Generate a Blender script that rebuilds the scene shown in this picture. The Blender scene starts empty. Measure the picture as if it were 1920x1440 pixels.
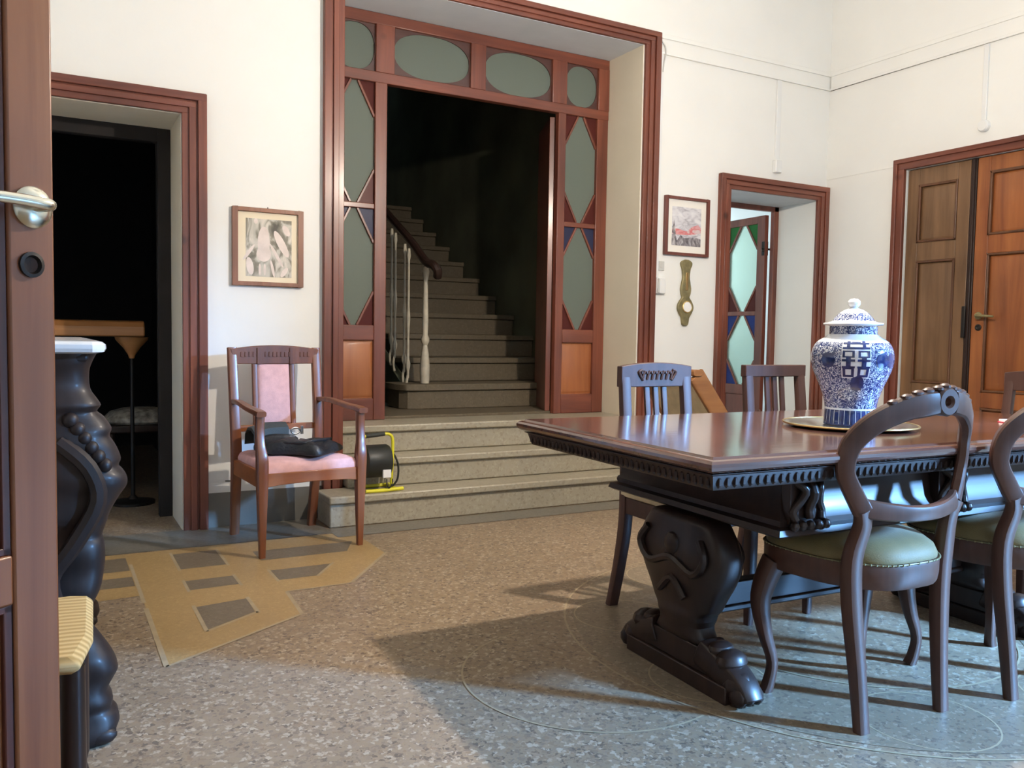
import bpy, bmesh, math, random
from mathutils import Vector, Matrix
from math import sin, cos, pi, radians
random.seed(7)
SC = bpy.context.scene
COL = SC.collection

# ------------------------------------------------------------------ camera
YAW, PITCH, ROLL, FPX, EYE = .503435, -.0559985, -.0162862, 1583.7, 1.0
fw = Vector((sin(YAW)*cos(PITCH), cos(YAW)*cos(PITCH), sin(PITCH)))
rt = Vector((cos(YAW), -sin(YAW), 0)); dn = fw.cross(rt)
r2 = cos(ROLL)*rt + sin(ROLL)*dn; d2 = -sin(ROLL)*rt + cos(ROLL)*dn
cam = bpy.data.cameras.new('camera'); camo = bpy.data.objects.new('camera', cam); COL.objects.link(camo)
cam.sensor_width = 36; cam.lens = FPX/1920*36; cam.clip_start = .02
m = Matrix.Identity(4)
for i in range(3): m[i][0] = r2[i]; m[i][1] = -d2[i]; m[i][2] = -fw[i]
m[2][3] = EYE
camo.matrix_world = m; SC.camera = camo

# ------------------------------------------------------------------ light and exposure
w = bpy.data.worlds.new('sky'); SC.world = w; w.use_nodes = True
w.node_tree.nodes['Background'].inputs[0].default_value = (.6, .75, .9, 1)
w.node_tree.nodes['Background'].inputs[1].default_value = .25
SC.view_settings.view_transform = 'Standard'; SC.view_settings.look = 'None'
SC.view_settings.gamma = 1; SC.view_settings.use_curve_mapping = False
SC.view_settings.exposure = 0.0

def area(name, loc, target, sx, sy, power, color):
    l = bpy.data.lights.new(name, 'AREA'); l.shape = 'RECTANGLE'; l.size = sx; l.size_y = sy
    l.energy = power; l.color = color
    o = bpy.data.objects.new(name, l); COL.objects.link(o); o.location = loc
    d = Vector(target)-Vector(loc); o.rotation_euler = d.to_track_quat('-Z', 'Y').to_euler()
    return o
# daylight at the glazed garden door (right wall, near the camera side) and in the far room; cool soft fill added from behind the camera
area('daylight_garden_door', (7.25, -3.80, 4.0), (2.0, 1.5, 0), .36, 2.2, 10000, (.21, .50, 1))
area('rear_fill_light', (1.6, -2.62, 1.9), (2.4, 4.4, 1.9), 2.2, 1.6, 14, (.62, .82, 1))
area('daylight_far_room', (5.6, 7.4, 1.7), (4.6, 5.6, 1.2), 1.4, 1.4, 45, (.80, .95, 1))
LAMP = (2.28, 2.03, 2.24)
pl = bpy.data.lights.new('pendant_bulb_light', 'POINT'); pl.energy = 215; pl.color = (1, .87, .73); pl.shadow_soft_size = .035
plo = bpy.data.objects.new('pendant_bulb_light', pl); COL.objects.link(plo); plo.location = LAMP

# ------------------------------------------------------------------ materials
def newmat(name):
    mt = bpy.data.materials.new(name); mt.use_nodes = True
    nt = mt.node_tree; b = nt.nodes['Principled BSDF']
    return mt, nt, b
def plain(name, c, rough=.5, metal=0, bump=0, bscale=60, coat=0, trans=0, emit=None, var=.12, vscale=6):
    mt, nt, b = newmat(name)
    b.inputs['Roughness'].default_value = rough; b.inputs['Metallic'].default_value = metal
    b.inputs['Coat Weight'].default_value = coat; b.inputs['Transmission Weight'].default_value = trans
    tc = nt.nodes.new('ShaderNodeTexCoord')
    n = nt.nodes.new('ShaderNodeTexNoise'); n.inputs['Scale'].default_value = vscale; n.inputs['Detail'].default_value = 4
    nt.links.new(tc.outputs['Object'], n.inputs['Vector'])
    r = nt.nodes.new('ShaderNodeValToRGB')
    r.color_ramp.elements[0].position = .3; r.color_ramp.elements[1].position = .7
    r.color_ramp.elements[0].color = (*[x*(1-var) for x in c], 1); r.color_ramp.elements[1].color = (*[min(1, x*(1+var)) for x in c], 1)
    nt.links.new(n.outputs['Fac'], r.inputs['Fac']); nt.links.new(r.outputs['Color'], b.inputs['Base Color'])
    if bump:
        n2 = nt.nodes.new('ShaderNodeTexNoise'); n2.inputs['Scale'].default_value = bscale; n2.inputs['Detail'].default_value = 3
        nt.links.new(tc.outputs['Object'], n2.inputs['Vector'])
        bp = nt.nodes.new('ShaderNodeBump'); bp.inputs['Strength'].default_value = bump; bp.inputs['Distance'].default_value = .01
        nt.links.new(n2.outputs['Fac'], bp.inputs['Height']); nt.links.new(bp.outputs['Normal'], b.inputs['Normal'])
    return mt
def wood(name, c1, c2, rough=.4, axis='z', scale=1.0, coat=.15, knots=False, spec=.5):
    mt, nt, b = newmat(name)
    b.inputs['Roughness'].default_value = rough; b.inputs['Coat Weight'].default_value = coat
    b.inputs['Coat Roughness'].default_value = .2; b.inputs['Specular IOR Level'].default_value = spec
    tc = nt.nodes.new('ShaderNodeTexCoord'); mp = nt.nodes.new('ShaderNodeMapping')
    s = {'x': (1.2, 18, 18), 'y': (18, 1.2, 18), 'z': (18, 18, 1.2)}[axis]
    mp.inputs['Scale'].default_value = [v*scale for v in s]
    nt.links.new(tc.outputs['Object'], mp.inputs['Vector'])
    n = nt.nodes.new('ShaderNodeTexNoise'); n.inputs['Scale'].default_value = 1; n.inputs['Detail'].default_value = 6
    n.inputs['Roughness'].default_value = .6; n.inputs['Distortion'].default_value = .6
    nt.links.new(mp.outputs['Vector'], n.inputs['Vector'])
    r = nt.nodes.new('ShaderNodeValToRGB'); r.color_ramp.elements[0].position = .32; r.color_ramp.elements[1].position = .68
    r.color_ramp.elements[0].color = (*c1, 1); r.color_ramp.elements[1].color = (*c2, 1)
    nt.links.new(n.outputs['Fac'], r.inputs['Fac']); out = r.outputs['Color']
    # broad tone changes along the board
    n3 = nt.nodes.new('ShaderNodeTexNoise'); n3.inputs['Scale'].default_value = 1.6; n3.inputs['Detail'].default_value = 2
    nt.links.new(tc.outputs['Object'], n3.inputs['Vector'])
    mr = nt.nodes.new('ShaderNodeMapRange'); mr.inputs[1].default_value = .3; mr.inputs[2].default_value = .7
    mr.inputs[3].default_value = .75; mr.inputs[4].default_value = 1.25
    nt.links.new(n3.outputs['Fac'], mr.inputs[0])
    hs = nt.nodes.new('ShaderNodeHueSaturation'); nt.links.new(mr.outputs[0], hs.inputs['Value']); nt.links.new(out, hs.inputs['Color']); out = hs.outputs['Color']
    if knots:
        v = nt.nodes.new('ShaderNodeTexVoronoi'); v.inputs['Scale'].default_value = 2.6
        nt.links.new(tc.outputs['Object'], v.inputs['Vector'])
        m2 = nt.nodes.new('ShaderNodeMapRange'); m2.inputs[1].default_value = .03; m2.inputs[2].default_value = .09
        m2.inputs[3].default_value = .35; m2.inputs[4].default_value = 1
        nt.links.new(v.outputs['Distance'], m2.inputs[0])
        h2 = nt.nodes.new('ShaderNodeHueSaturation'); nt.links.new(m2.outputs[0], h2.inputs['Value']); nt.links.new(out, h2.inputs['Color']); out = h2.outputs['Color']
    nt.links.new(out, b.inputs['Base Color'])
    bp = nt.nodes.new('ShaderNodeBump'); bp.inputs['Strength'].default_value = .12; bp.inputs['Distance'].default_value = .004
    nt.links.new(n.outputs['Fac'], bp.inputs['Height']); nt.links.new(bp.outputs['Normal'], b.inputs['Normal'])
    return mt
def terrazzo(name, base, chips, scale=55, rough=.42, amount=.55):
    mt, nt, b = newmat(name); b.inputs['Roughness'].default_value = rough
    tc = nt.nodes.new('ShaderNodeTexCoord')
    v = nt.nodes.new('ShaderNodeTexVoronoi'); v.inputs['Scale'].default_value = scale; v.inputs['Randomness'].default_value = 1
    dn_ = nt.nodes.new('ShaderNodeTexNoise'); dn_.inputs['Scale'].default_value = scale*.9; dn_.inputs['Detail'].default_value = 2
    nt.links.new(tc.outputs['Object'], dn_.inputs['Vector'])
    ad = nt.nodes.new('ShaderNodeMix'); ad.data_type = 'RGBA'; ad.blend_type = 'LINEAR_LIGHT'; ad.inputs[0].default_value = .018
    nt.links.new(tc.outputs['Object'], ad.inputs[6]); nt.links.new(dn_.outputs['Color'], ad.inputs[7]); nt.links.new(ad.outputs[2], v.inputs['Vector'])
    sp = nt.nodes.new('ShaderNodeSeparateColor'); nt.links.new(v.outputs['Color'], sp.inputs[0])
    r = nt.nodes.new('ShaderNodeValToRGB'); r.color_ramp.interpolation = 'CONSTANT'
    els = r.color_ramp.elements; els[0].color = (*chips[0], 1); els[0].position = 0
    els[1].position = 1/len(chips); els[1].color = (*chips[1], 1)
    for i in range(2, len(chips)):
        e = els.new(i/len(chips)); e.color = (*chips[i], 1)
    nt.links.new(sp.outputs[0], r.inputs['Fac'])
    mr = nt.nodes.new('ShaderNodeMapRange'); mr.inputs[1].default_value = amount-.12; mr.inputs[2].default_value = amount
    mr.inputs[3].default_value = 1; mr.inputs[4].default_value = 0
    nt.links.new(v.outputs['Distance'], mr.inputs[0])
    mx = nt.nodes.new('ShaderNodeMix'); mx.data_type = 'RGBA'
    mx.inputs[6].default_value = (*base, 1); nt.links.new(r.outputs['Color'], mx.inputs[7]); nt.links.new(mr.outputs[0], mx.inputs[0])
    n = nt.nodes.new('ShaderNodeTexNoise'); n.inputs['Scale'].default_value = 1.3; n.inputs['Detail'].default_value = 5
    nt.links.new(tc.outputs['Object'], n.inputs['Vector'])
    m2 = nt.nodes.new('ShaderNodeMapRange'); m2.inputs[1].default_value = .3; m2.inputs[2].default_value = .7
    m2.inputs[3].default_value = .88; m2.inputs[4].default_value = 1.1; nt.links.new(n.outputs['Fac'], m2.inputs[0])
    hs = nt.nodes.new('ShaderNodeHueSaturation'); nt.links.new(m2.outputs[0], hs.inputs['Value']); nt.links.new(mx.outputs[2], hs.inputs['Color'])
    nt.links.new(hs.outputs['Color'], b.inputs['Base Color'])
    return mt
M = {}
M['plaster'] = plain('white_plaster', (.80, .80, .765), .75, bump=.15, bscale=12, var=.03, vscale=1.5)
M['plaster_cream'] = plain('cream_plaster', (.72, .66, .52), .75, bump=.2, bscale=14, var=.04, vscale=2)
M['ceiling'] = plain('ceiling_paint', (.85, .86, .86), .8, var=.02)
M['soffit'] = plain('soffit_paint', (.62, .66, .70), .75, var=.04)
M['skirt'] = plain('grey_gloss_paint', (.155, .15, .13), .35, var=.12, vscale=5, coat=.2)
M['plinth'] = M['skirt']
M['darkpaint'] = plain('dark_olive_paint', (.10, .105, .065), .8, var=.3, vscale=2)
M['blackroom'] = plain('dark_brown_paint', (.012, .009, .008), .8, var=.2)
M['casing'] = wood('stained_pine_casing', (.115, .030, .018), (.21, .062, .034), .38, 'z', 1, .25, knots=True)
M['casingh'] = wood('stained_pine_head', (.115, .030, .018), (.21, .062, .034), .38, 'x', 1, .25, knots=True)
M['casingy'] = wood('stained_pine_head_side', (.115, .030, .018), (.21, .062, .034), .38, 'y', 1, .25, knots=True)
M['pine'] = wood('orange_pine', (.19, .058, .024), (.33, .11, .045), .42, 'z', .8, .2, knots=True)
M['pineh'] = wood('orange_pine_rail', (.17, .050, .024), (.29, .095, .042), .42, 'x', .8, .2, knots=True)
M['pinepanel'] = wood('orange_pine_panel', (.27, .082, .028), (.42, .15, .050), .45, 'z', .5, .15, knots=True)
M['olddoor'] = wood('old_door_brown', (.13, .068, .030), (.23, .125, .060), .5, 'z', .8, .1, knots=True)
M['olddoor2'] = wood('old_door_orange', (.19, .055, .018), (.36, .125, .036), .45, 'z', .6, .15, knots=True)
M['mould'] = wood('dark_panel_moulding', (.085, .034, .014), (.15, .062, .026), .5, 'z', 1, .1)
M['neardoor'] = wood('near_door_wood', (.17, .055, .024), (.30, .12, .050), .42, 'z', .7, .2, knots=True)
M['walnut'] = wood('dark_walnut', (.016, .008, .006), (.034, .017, .012), .42, 'z', 1, .12, spec=.35)
M['walnutx'] = wood('dark_walnut_rails', (.018, .009, .007), (.038, .019, .014), .42, 'x', 1, .12, spec=.35)
M['tabletop'] = wood('polished_mahogany_top', (.085, .036, .025), (.145, .062, .044), .10, 'x', .7, .7, spec=.6)
M['chairwood'] = wood('brown_chair_wood', (.058, .024, .015), (.098, .042, .027), .42, 'z', 1, .12, spec=.4)
M['slatwood'] = wood('dark_slat_chair_wood', (.052, .023, .017), (.088, .040, .030), .48, 'z', 1, .1, spec=.4)
M['armwood'] = wood('reddish_armchair_wood', (.12, .035, .012), (.22, .068, .022), .36, 'z', 1, .3)
M['armwoodh'] = wood('orange_armchair_rail', (.20, .060, .014), (.33, .105, .026), .38, 'x', 1, .2)
M['lightwood'] = wood('honey_wood', (.36, .15, .045), (.52, .24, .08), .45, 'x', 1, .1)
M['deckwood'] = wood('honey_deck_wood', (.24, .10, .035), (.36, .16, .055), .5, 'x', 1, .1)
M['darkcarved'] = wood('black_brown_carved_wood', (.010, .0065, .006), (.026, .015, .012), .5, 'z', 1, .06, spec=.3)
M['marble'] = plain('white_marble', (.72, .74, .74), .2, var=.08, vscale=12, coat=.3)
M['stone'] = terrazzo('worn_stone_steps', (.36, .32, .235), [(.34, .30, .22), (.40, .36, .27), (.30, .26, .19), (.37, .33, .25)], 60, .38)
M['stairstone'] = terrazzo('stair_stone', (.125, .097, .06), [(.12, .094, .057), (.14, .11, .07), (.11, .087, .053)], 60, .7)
chips = [(.34, .265, .185), (.215, .16, .11), (.145, .108, .078), (.27, .20, .135), (.25, .185, .125), (.20, .15, .105), (.38, .31, .225), (.235, .165, .105)]
M['floor'] = terrazzo('terrazzo', (.265, .195, .125), chips, 74, .40, .62)
M['floor_gold'] = terrazzo('terrazzo_ochre', (.36, .24, .105), [(.37, .25, .11), (.41, .28, .125), (.33, .22, .095)], 90, .4)
M['floor_grey'] = terrazzo('terrazzo_grey', (.165, .13, .09), [(.165, .13, .085), (.20, .16, .115), (.14, .11, .08)], 80, .4)
M['floor_ring'] = terrazzo('terrazzo_ring', (.215, .17, .115), [(.20, .155, .105), (.30, .24, .17), (.155, .118, .085), (.23, .175, .12)], 74, .4)
M['floor_line'] = plain('terrazzo_strip', (.36, .285, .18), .45, var=.1, vscale=20)
M['floor_border'] = terrazzo('terrazzo_border', (.17, .155, .125), [(.17, .15, .12), (.20, .18, .15), (.14, .13, .105)], 70, .36)
M['porcelain_w'] = plain('white_glaze', (.82, .84, .86), .12, var=.03, coat=.6)
M['cobalt'] = plain('cobalt_glaze', (.020, .035, .12), .12, var=.4, vscale=60, coat=.6)
M['brass'] = plain('aged_brass', (.62, .47, .22), .3, 1, var=.15)
M['brass_old'] = plain('olive_brass', (.24, .205, .10), .5, .35, var=.25, vscale=30)
M['silver'] = plain('silver_plate', (.75, .76, .76), .2, 1, var=.05)
M['nickel'] = plain('brushed_nickel', (.72, .72, .62), .22, 1, var=.05)
M['iron'] = plain('dark_iron', (.03, .027, .025), .45, .6)
M['pink'] = plain('pink_upholstery', (.66, .38, .36), .85, bump=.25, bscale=400, var=.09, vscale=30)
M['olive'] = plain('olive_velvet', (.17, .125, .045), .62, var=.3, vscale=5, bump=.1, bscale=250)
M['olive'].node_tree.nodes['Principled BSDF'].inputs['Sheen Weight'].default_value = .5
M['olive'].node_tree.nodes['Principled BSDF'].inputs['Sheen Roughness'].default_value = .35
M['creamcloth'] = plain('cream_fabric', (.62, .52, .34), .9, var=.12, vscale=20)
M['floral'] = plain('faded_floral_fabric', (.34, .31, .25), .9, var=.55, vscale=28)
M['leather'] = plain('black_leather', (.009, .009, .010), .45, bump=.3, bscale=70, var=.3)
M['slate'] = plain('dark_grey_cloth', (.035, .040, .036), .7, bump=.2, bscale=200)
M['yellow'] = plain('yellow_tube_paint', (.72, .66, .03), .35)
M['black'] = plain('black_plastic', (.018, .020, .018), .45)
M['whiteplastic'] = plain('white_plastic', (.76, .77, .76), .4, var=.02)
M['greyplastic'] = plain('grey_plastic', (.55, .55, .52), .4, var=.02)
M['paper'] = plain('white_paper', (.85, .84, .82), .7, var=.03)
M['mat'] = plain('cream_mat_board', (.80, .70, .52), .8, var=.02)
M['matw'] = plain('ivory_mat_board', (.80, .77, .70), .8, var=.02)
M['redtrim'] = plain('red_edge', (.75, .06, .10), .5)
M['cream_iron'] = plain('cream_painted_iron', (.48, .43, .33), .5, var=.15, vscale=20)
M['frame1'] = wood('picture_frame_brown', (.19, .075, .04), (.28, .12, .065), .45, 'z', 2)
M['frame2'] = wood('picture_frame_mahogany', (.12, .035, .028), (.18, .055, .04), .4, 'z', 2)
def glass(name, c, rough=.45, alpha=.5):
    mt, nt, b = newmat(name)
    b.inputs['Base Color'].default_value = (*c, 1); b.inputs['Roughness'].default_value = rough
    b.inputs['Transmission Weight'].default_value = alpha; b.inputs['IOR'].default_value = 1.2
    tc = nt.nodes.new('ShaderNodeTexCoord'); n = nt.nodes.new('ShaderNodeTexNoise'); n.inputs['Scale'].default_value = 150
    nt.links.new(tc.outputs['Object'], n.inputs['Vector'])
    bp = nt.nodes.new('ShaderNodeBump'); bp.inputs['Strength'].default_value = .2; bp.inputs['Distance'].default_value = .002
    nt.links.new(n.outputs['Fac'], bp.inputs['Height']); nt.links.new(bp.outputs['Normal'], b.inputs['Normal'])
    return mt
M['frost'] = glass('frosted_glass', (.21, .245, .205), .45, .35)
M['frost2'] = glass('frosted_green_glass', (.62, .80, .72), .5, .75)
M['g_red'] = glass('dark_red_glass', (.12, .03, .025), .3, .3)
M['g_blue'] = glass('blue_glass', (.06, .10, .38), .3, .6)
M['g_blue_dark'] = glass('dark_blue_glass', (.05, .055, .11), .3, .3)
M['g_green'] = glass('green_glass', (.08, .36, .11), .3, .7)
M['clear'] = glass('clear_glass', (.95, .97, 1), .02, 1)
def straw():
    mt, nt, b = newmat('woven_rush'); b.inputs['Roughness'].default_value = .75
    tc = nt.nodes.new('ShaderNodeTexCoord'); wv = nt.nodes.new('ShaderNodeTexWave'); wv.bands_direction = 'Y'
    wv.inputs['Scale'].default_value = 16; wv.inputs['Distortion'].default_value = 1.5; nt.links.new(tc.outputs['Object'], wv.inputs['Vector'])
    r = nt.nodes.new('ShaderNodeValToRGB'); r.color_ramp.elements[0].color = (.40, .27, .10, 1); r.color_ramp.elements[1].color = (.62, .46, .22, 1)
    nt.links.new(wv.outputs['Fac'], r.inputs['Fac']); nt.links.new(r.outputs['Color'], b.inputs['Base Color'])
    bp = nt.nodes.new('ShaderNodeBump'); bp.inputs['Strength'].default_value = .4; bp.inputs['Distance'].default_value = .003
    nt.links.new(wv.outputs['Fac'], bp.inputs['Height']); nt.links.new(bp.outputs['Normal'], b.inputs['Normal'])
    return mt
M['rush'] = straw()
def arabesque():
    mt, nt, b = newmat('blue_scroll_glaze'); b.inputs['Roughness'].default_value = .12; b.inputs['Coat Weight'].default_value = .6
    tc = nt.nodes.new('ShaderNodeTexCoord')
    n = nt.nodes.new('ShaderNodeTexNoise'); n.inputs['Scale'].default_value = 62; n.inputs['Detail'].default_value = 1.5; n.inputs['Distortion'].default_value = 2.2
    nt.links.new(tc.outputs['Object'], n.inputs['Vector'])
    r = nt.nodes.new('ShaderNodeValToRGB'); e = r.color_ramp.elements
    e[0].position = .40; e[0].color = (.022, .04, .13, 1); e[1].position = .60; e[1].color = (.03, .05, .16, 1)
    a = e.new(.455); a.color = (.03, .05, .15, 1); c = e.new(.485); c.color = (.70, .74, .80, 1); d = e.new(.53); d.color = (.66, .71, .79, 1); f = e.new(.56); f.color = (.03, .05, .16, 1)
    nt.links.new(n.outputs['Fac'], r.inputs['Fac']); nt.links.new(r.outputs['Color'], b.inputs['Base Color'])
    return mt
M['scroll'] = arabesque()
def art(name, stops, scale, dist, stretch=(1, 1, 1)):
    mt, nt, b = newmat(name); b.inputs['Roughness'].default_value = .6
    tc = nt.nodes.new('ShaderNodeTexCoord'); mp = nt.nodes.new('ShaderNodeMapping'); mp.inputs['Scale'].default_value = stretch
    nt.links.new(tc.outputs['Object'], mp.inputs['Vector'])
    n = nt.nodes.new('ShaderNodeTexNoise'); n.inputs['Scale'].default_value = scale; n.inputs['Detail'].default_value = 3; n.inputs['Distortion'].default_value = dist
    nt.links.new(mp.outputs['Vector'], n.inputs['Vector'])
    r = nt.nodes.new('ShaderNodeValToRGB'); e = r.color_ramp.elements
    e[0].position = stops[0][0]; e[0].color = (*stops[0][1], 1); e[1].position = stops[-1][0]; e[1].color = (*stops[-1][1], 1)
    for p, c in stops[1:-1]:
        k = e.new(p); k.color = (*c, 1)
    nt.links.new(n.outputs['Fac'], r.inputs['Fac']); nt.links.new(r.outputs['Color'], b.inputs['Base Color'])
    return mt
M['art_bw'] = art('grey_ink_wash', [(.30, (.10, .09, .07)), (.46, (.24, .22, .17)), (.54, (.50, .47, .40)), (.66, (.68, .62, .54))], 9, 1.2, (1.6, 1, .8))
M['art_pale'] = plain('pale_wash', (.72, .62, .56), .6, var=.1, vscale=20)
M['art_sky'] = art('misty_grey_wash', [(.3, (.34, .33, .36)), (.5, (.60, .59, .62)), (.7, (.72, .71, .72))], 14, .8, (1, 1, 2))
M['art_red'] = art('red_brush', [(.35, (.62, .50, .50)), (.5, (.60, .16, .16)), (.65, (.66, .34, .34))], 16, .8, (1, 1, 2))
M['art_dark'] = art('dark_rock_brush', [(.35, (.10, .09, .10)), (.55, (.28, .26, .27)), (.7, (.5, .48, .48))], 20, 1, (1.6, 1, 1))

# ------------------------------------------------------------------ mesh helpers
class MB:
    def __init__(s): s.bm = bmesh.new(); s.mi = 0
    def _f(s, vs):
        try:
            f = s.bm.faces.new(vs); f.material_index = s.mi; f.smooth = True; return f
        except ValueError: return None
    def box(s, x0, x1, y0, y1, z0, z1, rot=None, piv=None):
        v = [Vector((x, y, z)) for x in (x0, x1) for y in (y0, y1) for z in (z0, z1)]
        if rot is not None:
            piv = Vector(piv) if piv is not None else Vector(((x0+x1)/2, (y0+y1)/2, (z0+z1)/2))
            v = [rot @ (p-piv)+piv for p in v]
        b = [s.bm.verts.new(p) for p in v]
        for q in ((0, 1, 3, 2), (4, 6, 7, 5), (0, 4, 5, 1), (2, 3, 7, 6), (0, 2, 6, 4), (1, 5, 7, 3)): s._f([b[i] for i in q])
        return s
    def bar(s, p, q, w, d, up=(0, 0, 1)):
        p, q = Vector(p), Vector(q); t = (q-p).normalized(); up = Vector(up)
        a = t.cross(up)
        if a.length < 1e-4: a = t.cross(Vector((0, 1, 0)))
        a.normalize(); b = a.cross(t)
        ring = []
        for e in (p, q): ring.append([s.bm.verts.new(e+a*(w/2*i)+b*(d/2*j)) for i, j in ((-1, -1), (1, -1), (1, 1), (-1, 1))])
        for i in range(4): s._f([ring[0][i], ring[0][(i+1) % 4], ring[1][(i+1) % 4], ring[1][i]])
        s._f(ring[0][::-1]); s._f(ring[1]); return s
    def rings(s, rs, cap=True, closed=False):
        R = [[s.bm.verts.new(p) for p in r] for r in rs]; n = len(R[0])
        K = len(R)
        for k in range(K if closed else K-1):
            A, B = R[k], R[(k+1) % K]
            for i in range(n): s._f([A[i], A[(i+1) % n], B[(i+1) % n], B[i]])
        if cap and not closed: s._f(R[0][::-1]); s._f(R[-1])
        return s
    def tube(s, pts, rad, n=10, closed=False):
        P = [Vector(p) for p in pts]; rr = rad if isinstance(rad, (list, tuple)) else [rad]*len(P)
        out = []; ref = None
        for i, p in enumerate(P):
            if closed: t = (P[(i+1) % len(P)]-P[i-1]).normalized()
            else: t = (P[min(i+1, len(P)-1)]-P[max(i-1, 0)]).normalized()
            if ref is None:
                ref = t.cross(Vector((0, 0, 1)))
                if ref.length < .05: ref = t.cross(Vector((1, 0, 0)))
            a = (ref-t*ref.dot(t)).normalized(); ref = a; b = t.cross(a)
            out.append([p+a*(rr[i]*cos(2*pi*k/n))+b*(rr[i]*sin(2*pi*k/n)) for k in range(n)])
        return s.rings(out, closed=closed)
    def sweep(s, pts, A, B, ref=(0, 1, 0), n=12, e=.55, closed=False):
        """rounded rectangular section: half width A across, half depth B along ref"""
        P = [Vector(p) for p in pts]; N = len(P); ref = Vector(ref)
        A = A if isinstance(A, (list, tuple)) else [A]*N; B = B if isinstance(B, (list, tuple)) else [B]*N
        out = []
        for i, p in enumerate(P):
            t = ((P[(i+1) % N]-P[i-1]) if closed else (P[min(i+1, N-1)]-P[max(i-1, 0)])).normalized()
            a = t.cross(ref).normalized(); b = (ref-t*ref.dot(t)).normalized()
            r = []
            for k in range(n):
                c, q = cos(2*pi*(k+.5)/n), sin(2*pi*(k+.5)/n)
                r.append(p+a*(A[i]*math.copysign(abs(c)**e, c))+b*(B[i]*math.copysign(abs(q)**e, q)))
            out.append(r)
        return s.rings(out, closed=closed)
    def lathe(s, prof, n=32, c=(0, 0, 0), axis='z', cap=True):
        out = []
        for r, h in prof:
            ring = []
            for k in range(n):
                a = 2*pi*k/n; x, y = r*cos(a), r*sin(a)
                v = {'z': (x, y, h), 'y': (x, h, -y), 'x': (h, x, y)}[axis]
                ring.append(Vector(c)+Vector(v))
            out.append(ring)
        return s.rings(out, cap=cap)
    def prism(s, poly, axis, a, b):
        """extrude a 2-D outline along axis from a to b"""
        def mk(u, v, h): return {'x': (h, u, v), 'y': (u, h, v), 'z': (u, v, h)}[axis]
        A = [s.bm.verts.new(mk(u, v, a)) for u, v in poly]; B = [s.bm.verts.new(mk(u, v, b)) for u, v in poly]
        n = len(poly)
        for i in range(n): s._f([A[i], A[(i+1) % n], B[(i+1) % n], B[i]])
        s._f(A[::-1]); s._f(B); return s
    def sphere(s, c, r, n=14, sc=(1, 1, 1)):
        prof = []
        for i in range(n//2+1):
            a = pi*i/(n//2); prof.append((max(1e-4, r*sin(a)), -r*cos(a)))
        out = []
        for rr, h in prof:
            out.append([Vector((c[0]+rr*cos(2*pi*k/n)*sc[0], c[1]+rr*sin(2*pi*k/n)*sc[1], c[2]+h*sc[2])) for k in range(n)])
        return s.rings(out)
    def build(s, name, mats, parent=None, bevel=.002, subsurf=0, sharp=32):
        bm = s.bm
        bmesh.ops.remove_doubles(bm, verts=bm.verts, dist=1e-6)
        bmesh.ops.recalc_face_normals(bm, faces=bm.faces)
        me = bpy.data.meshes.new(name); bm.to_mesh(me); bm.free()
        for mt in (mats if isinstance(mats, (list, tuple)) else [mats]): me.materials.append(mt)
        me.set_sharp_from_angle(angle=radians(sharp))
        o = bpy.data.objects.new(name, me); COL.objects.link(o)
        if parent: o.parent = parent
        if bevel:
            b = o.modifiers.new('bevel', 'BEVEL'); b.width = bevel; b.segments = 2; b.limit_method = 'ANGLE'; b.angle_limit = radians(40); b.harden_normals = False
        if subsurf:
            q = o.modifiers.new('sub', 'SUBSURF'); q.levels = subsurf; q.render_levels = subsurf
        return o
def empty(name, loc=(0, 0, 0), rz=0):
    o = bpy.data.objects.new(name, None); COL.objects.link(o); o.location = loc; o.rotation_euler = (0, 0, rz); o.empty_display_size = .1
    return o
def tag(o, label=None, cat=None, group=None, kind=None):
    if label: o['label'] = label
    if cat: o['category'] = cat
    if group: o['group'] = group
    if kind: o['kind'] = kind
    return o
def thing(name, label, cat, loc=(0, 0, 0), rz=0, group=None): return tag(empty(name, loc, rz), label, cat, group)
def struct(name, mb, mt, bevel=0, **k): return tag(mb.build(name, mt, bevel=bevel, **k), kind='structure')
def nest(root, **pairs):
    """turn a part into a sub-part of another part of the same thing (last built with that name)"""
    kids = [c for c in bpy.data.objects if c.parent == root]
    base = lambda o: o.name.split('.')[0]
    for child, par in pairs.items():
        ps = [k for k in kids if base(k) == par]
        if not ps: continue
        for c in [k for k in kids if base(k) == child]:
            c.parent = ps[-1]; c.matrix_parent_inverse = Matrix.Identity(4)
def lerp(a, b, t): return a+(b-a)*t
def smooth(pts, k=4):
    """Catmull-Rom through points (any dimension)"""
    out = []; n = len(pts)
    for i in range(n-1):
        p0, p1, p2, p3 = pts[max(i-1, 0)], pts[i], pts[i+1], pts[min(i+2, n-1)]
        for j in range(k):
            t = j/k
            out.append(tuple(.5*((2*b)+(-a+c)*t+(2*a-5*b+4*c-d)*t*t+(-a+3*b-3*c+d)*t**3) for a, b, c, d in zip(p0, p1, p2, p3)))
    out.append(tuple(pts[-1])); return out

# ================================================================== STRUCTURE
YB, YB2 = 4.475, 4.89           # faces of the back wall
XR = 5.12                       # right wall
XL = -.52                       # left wall
CZ = 3.9
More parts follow.
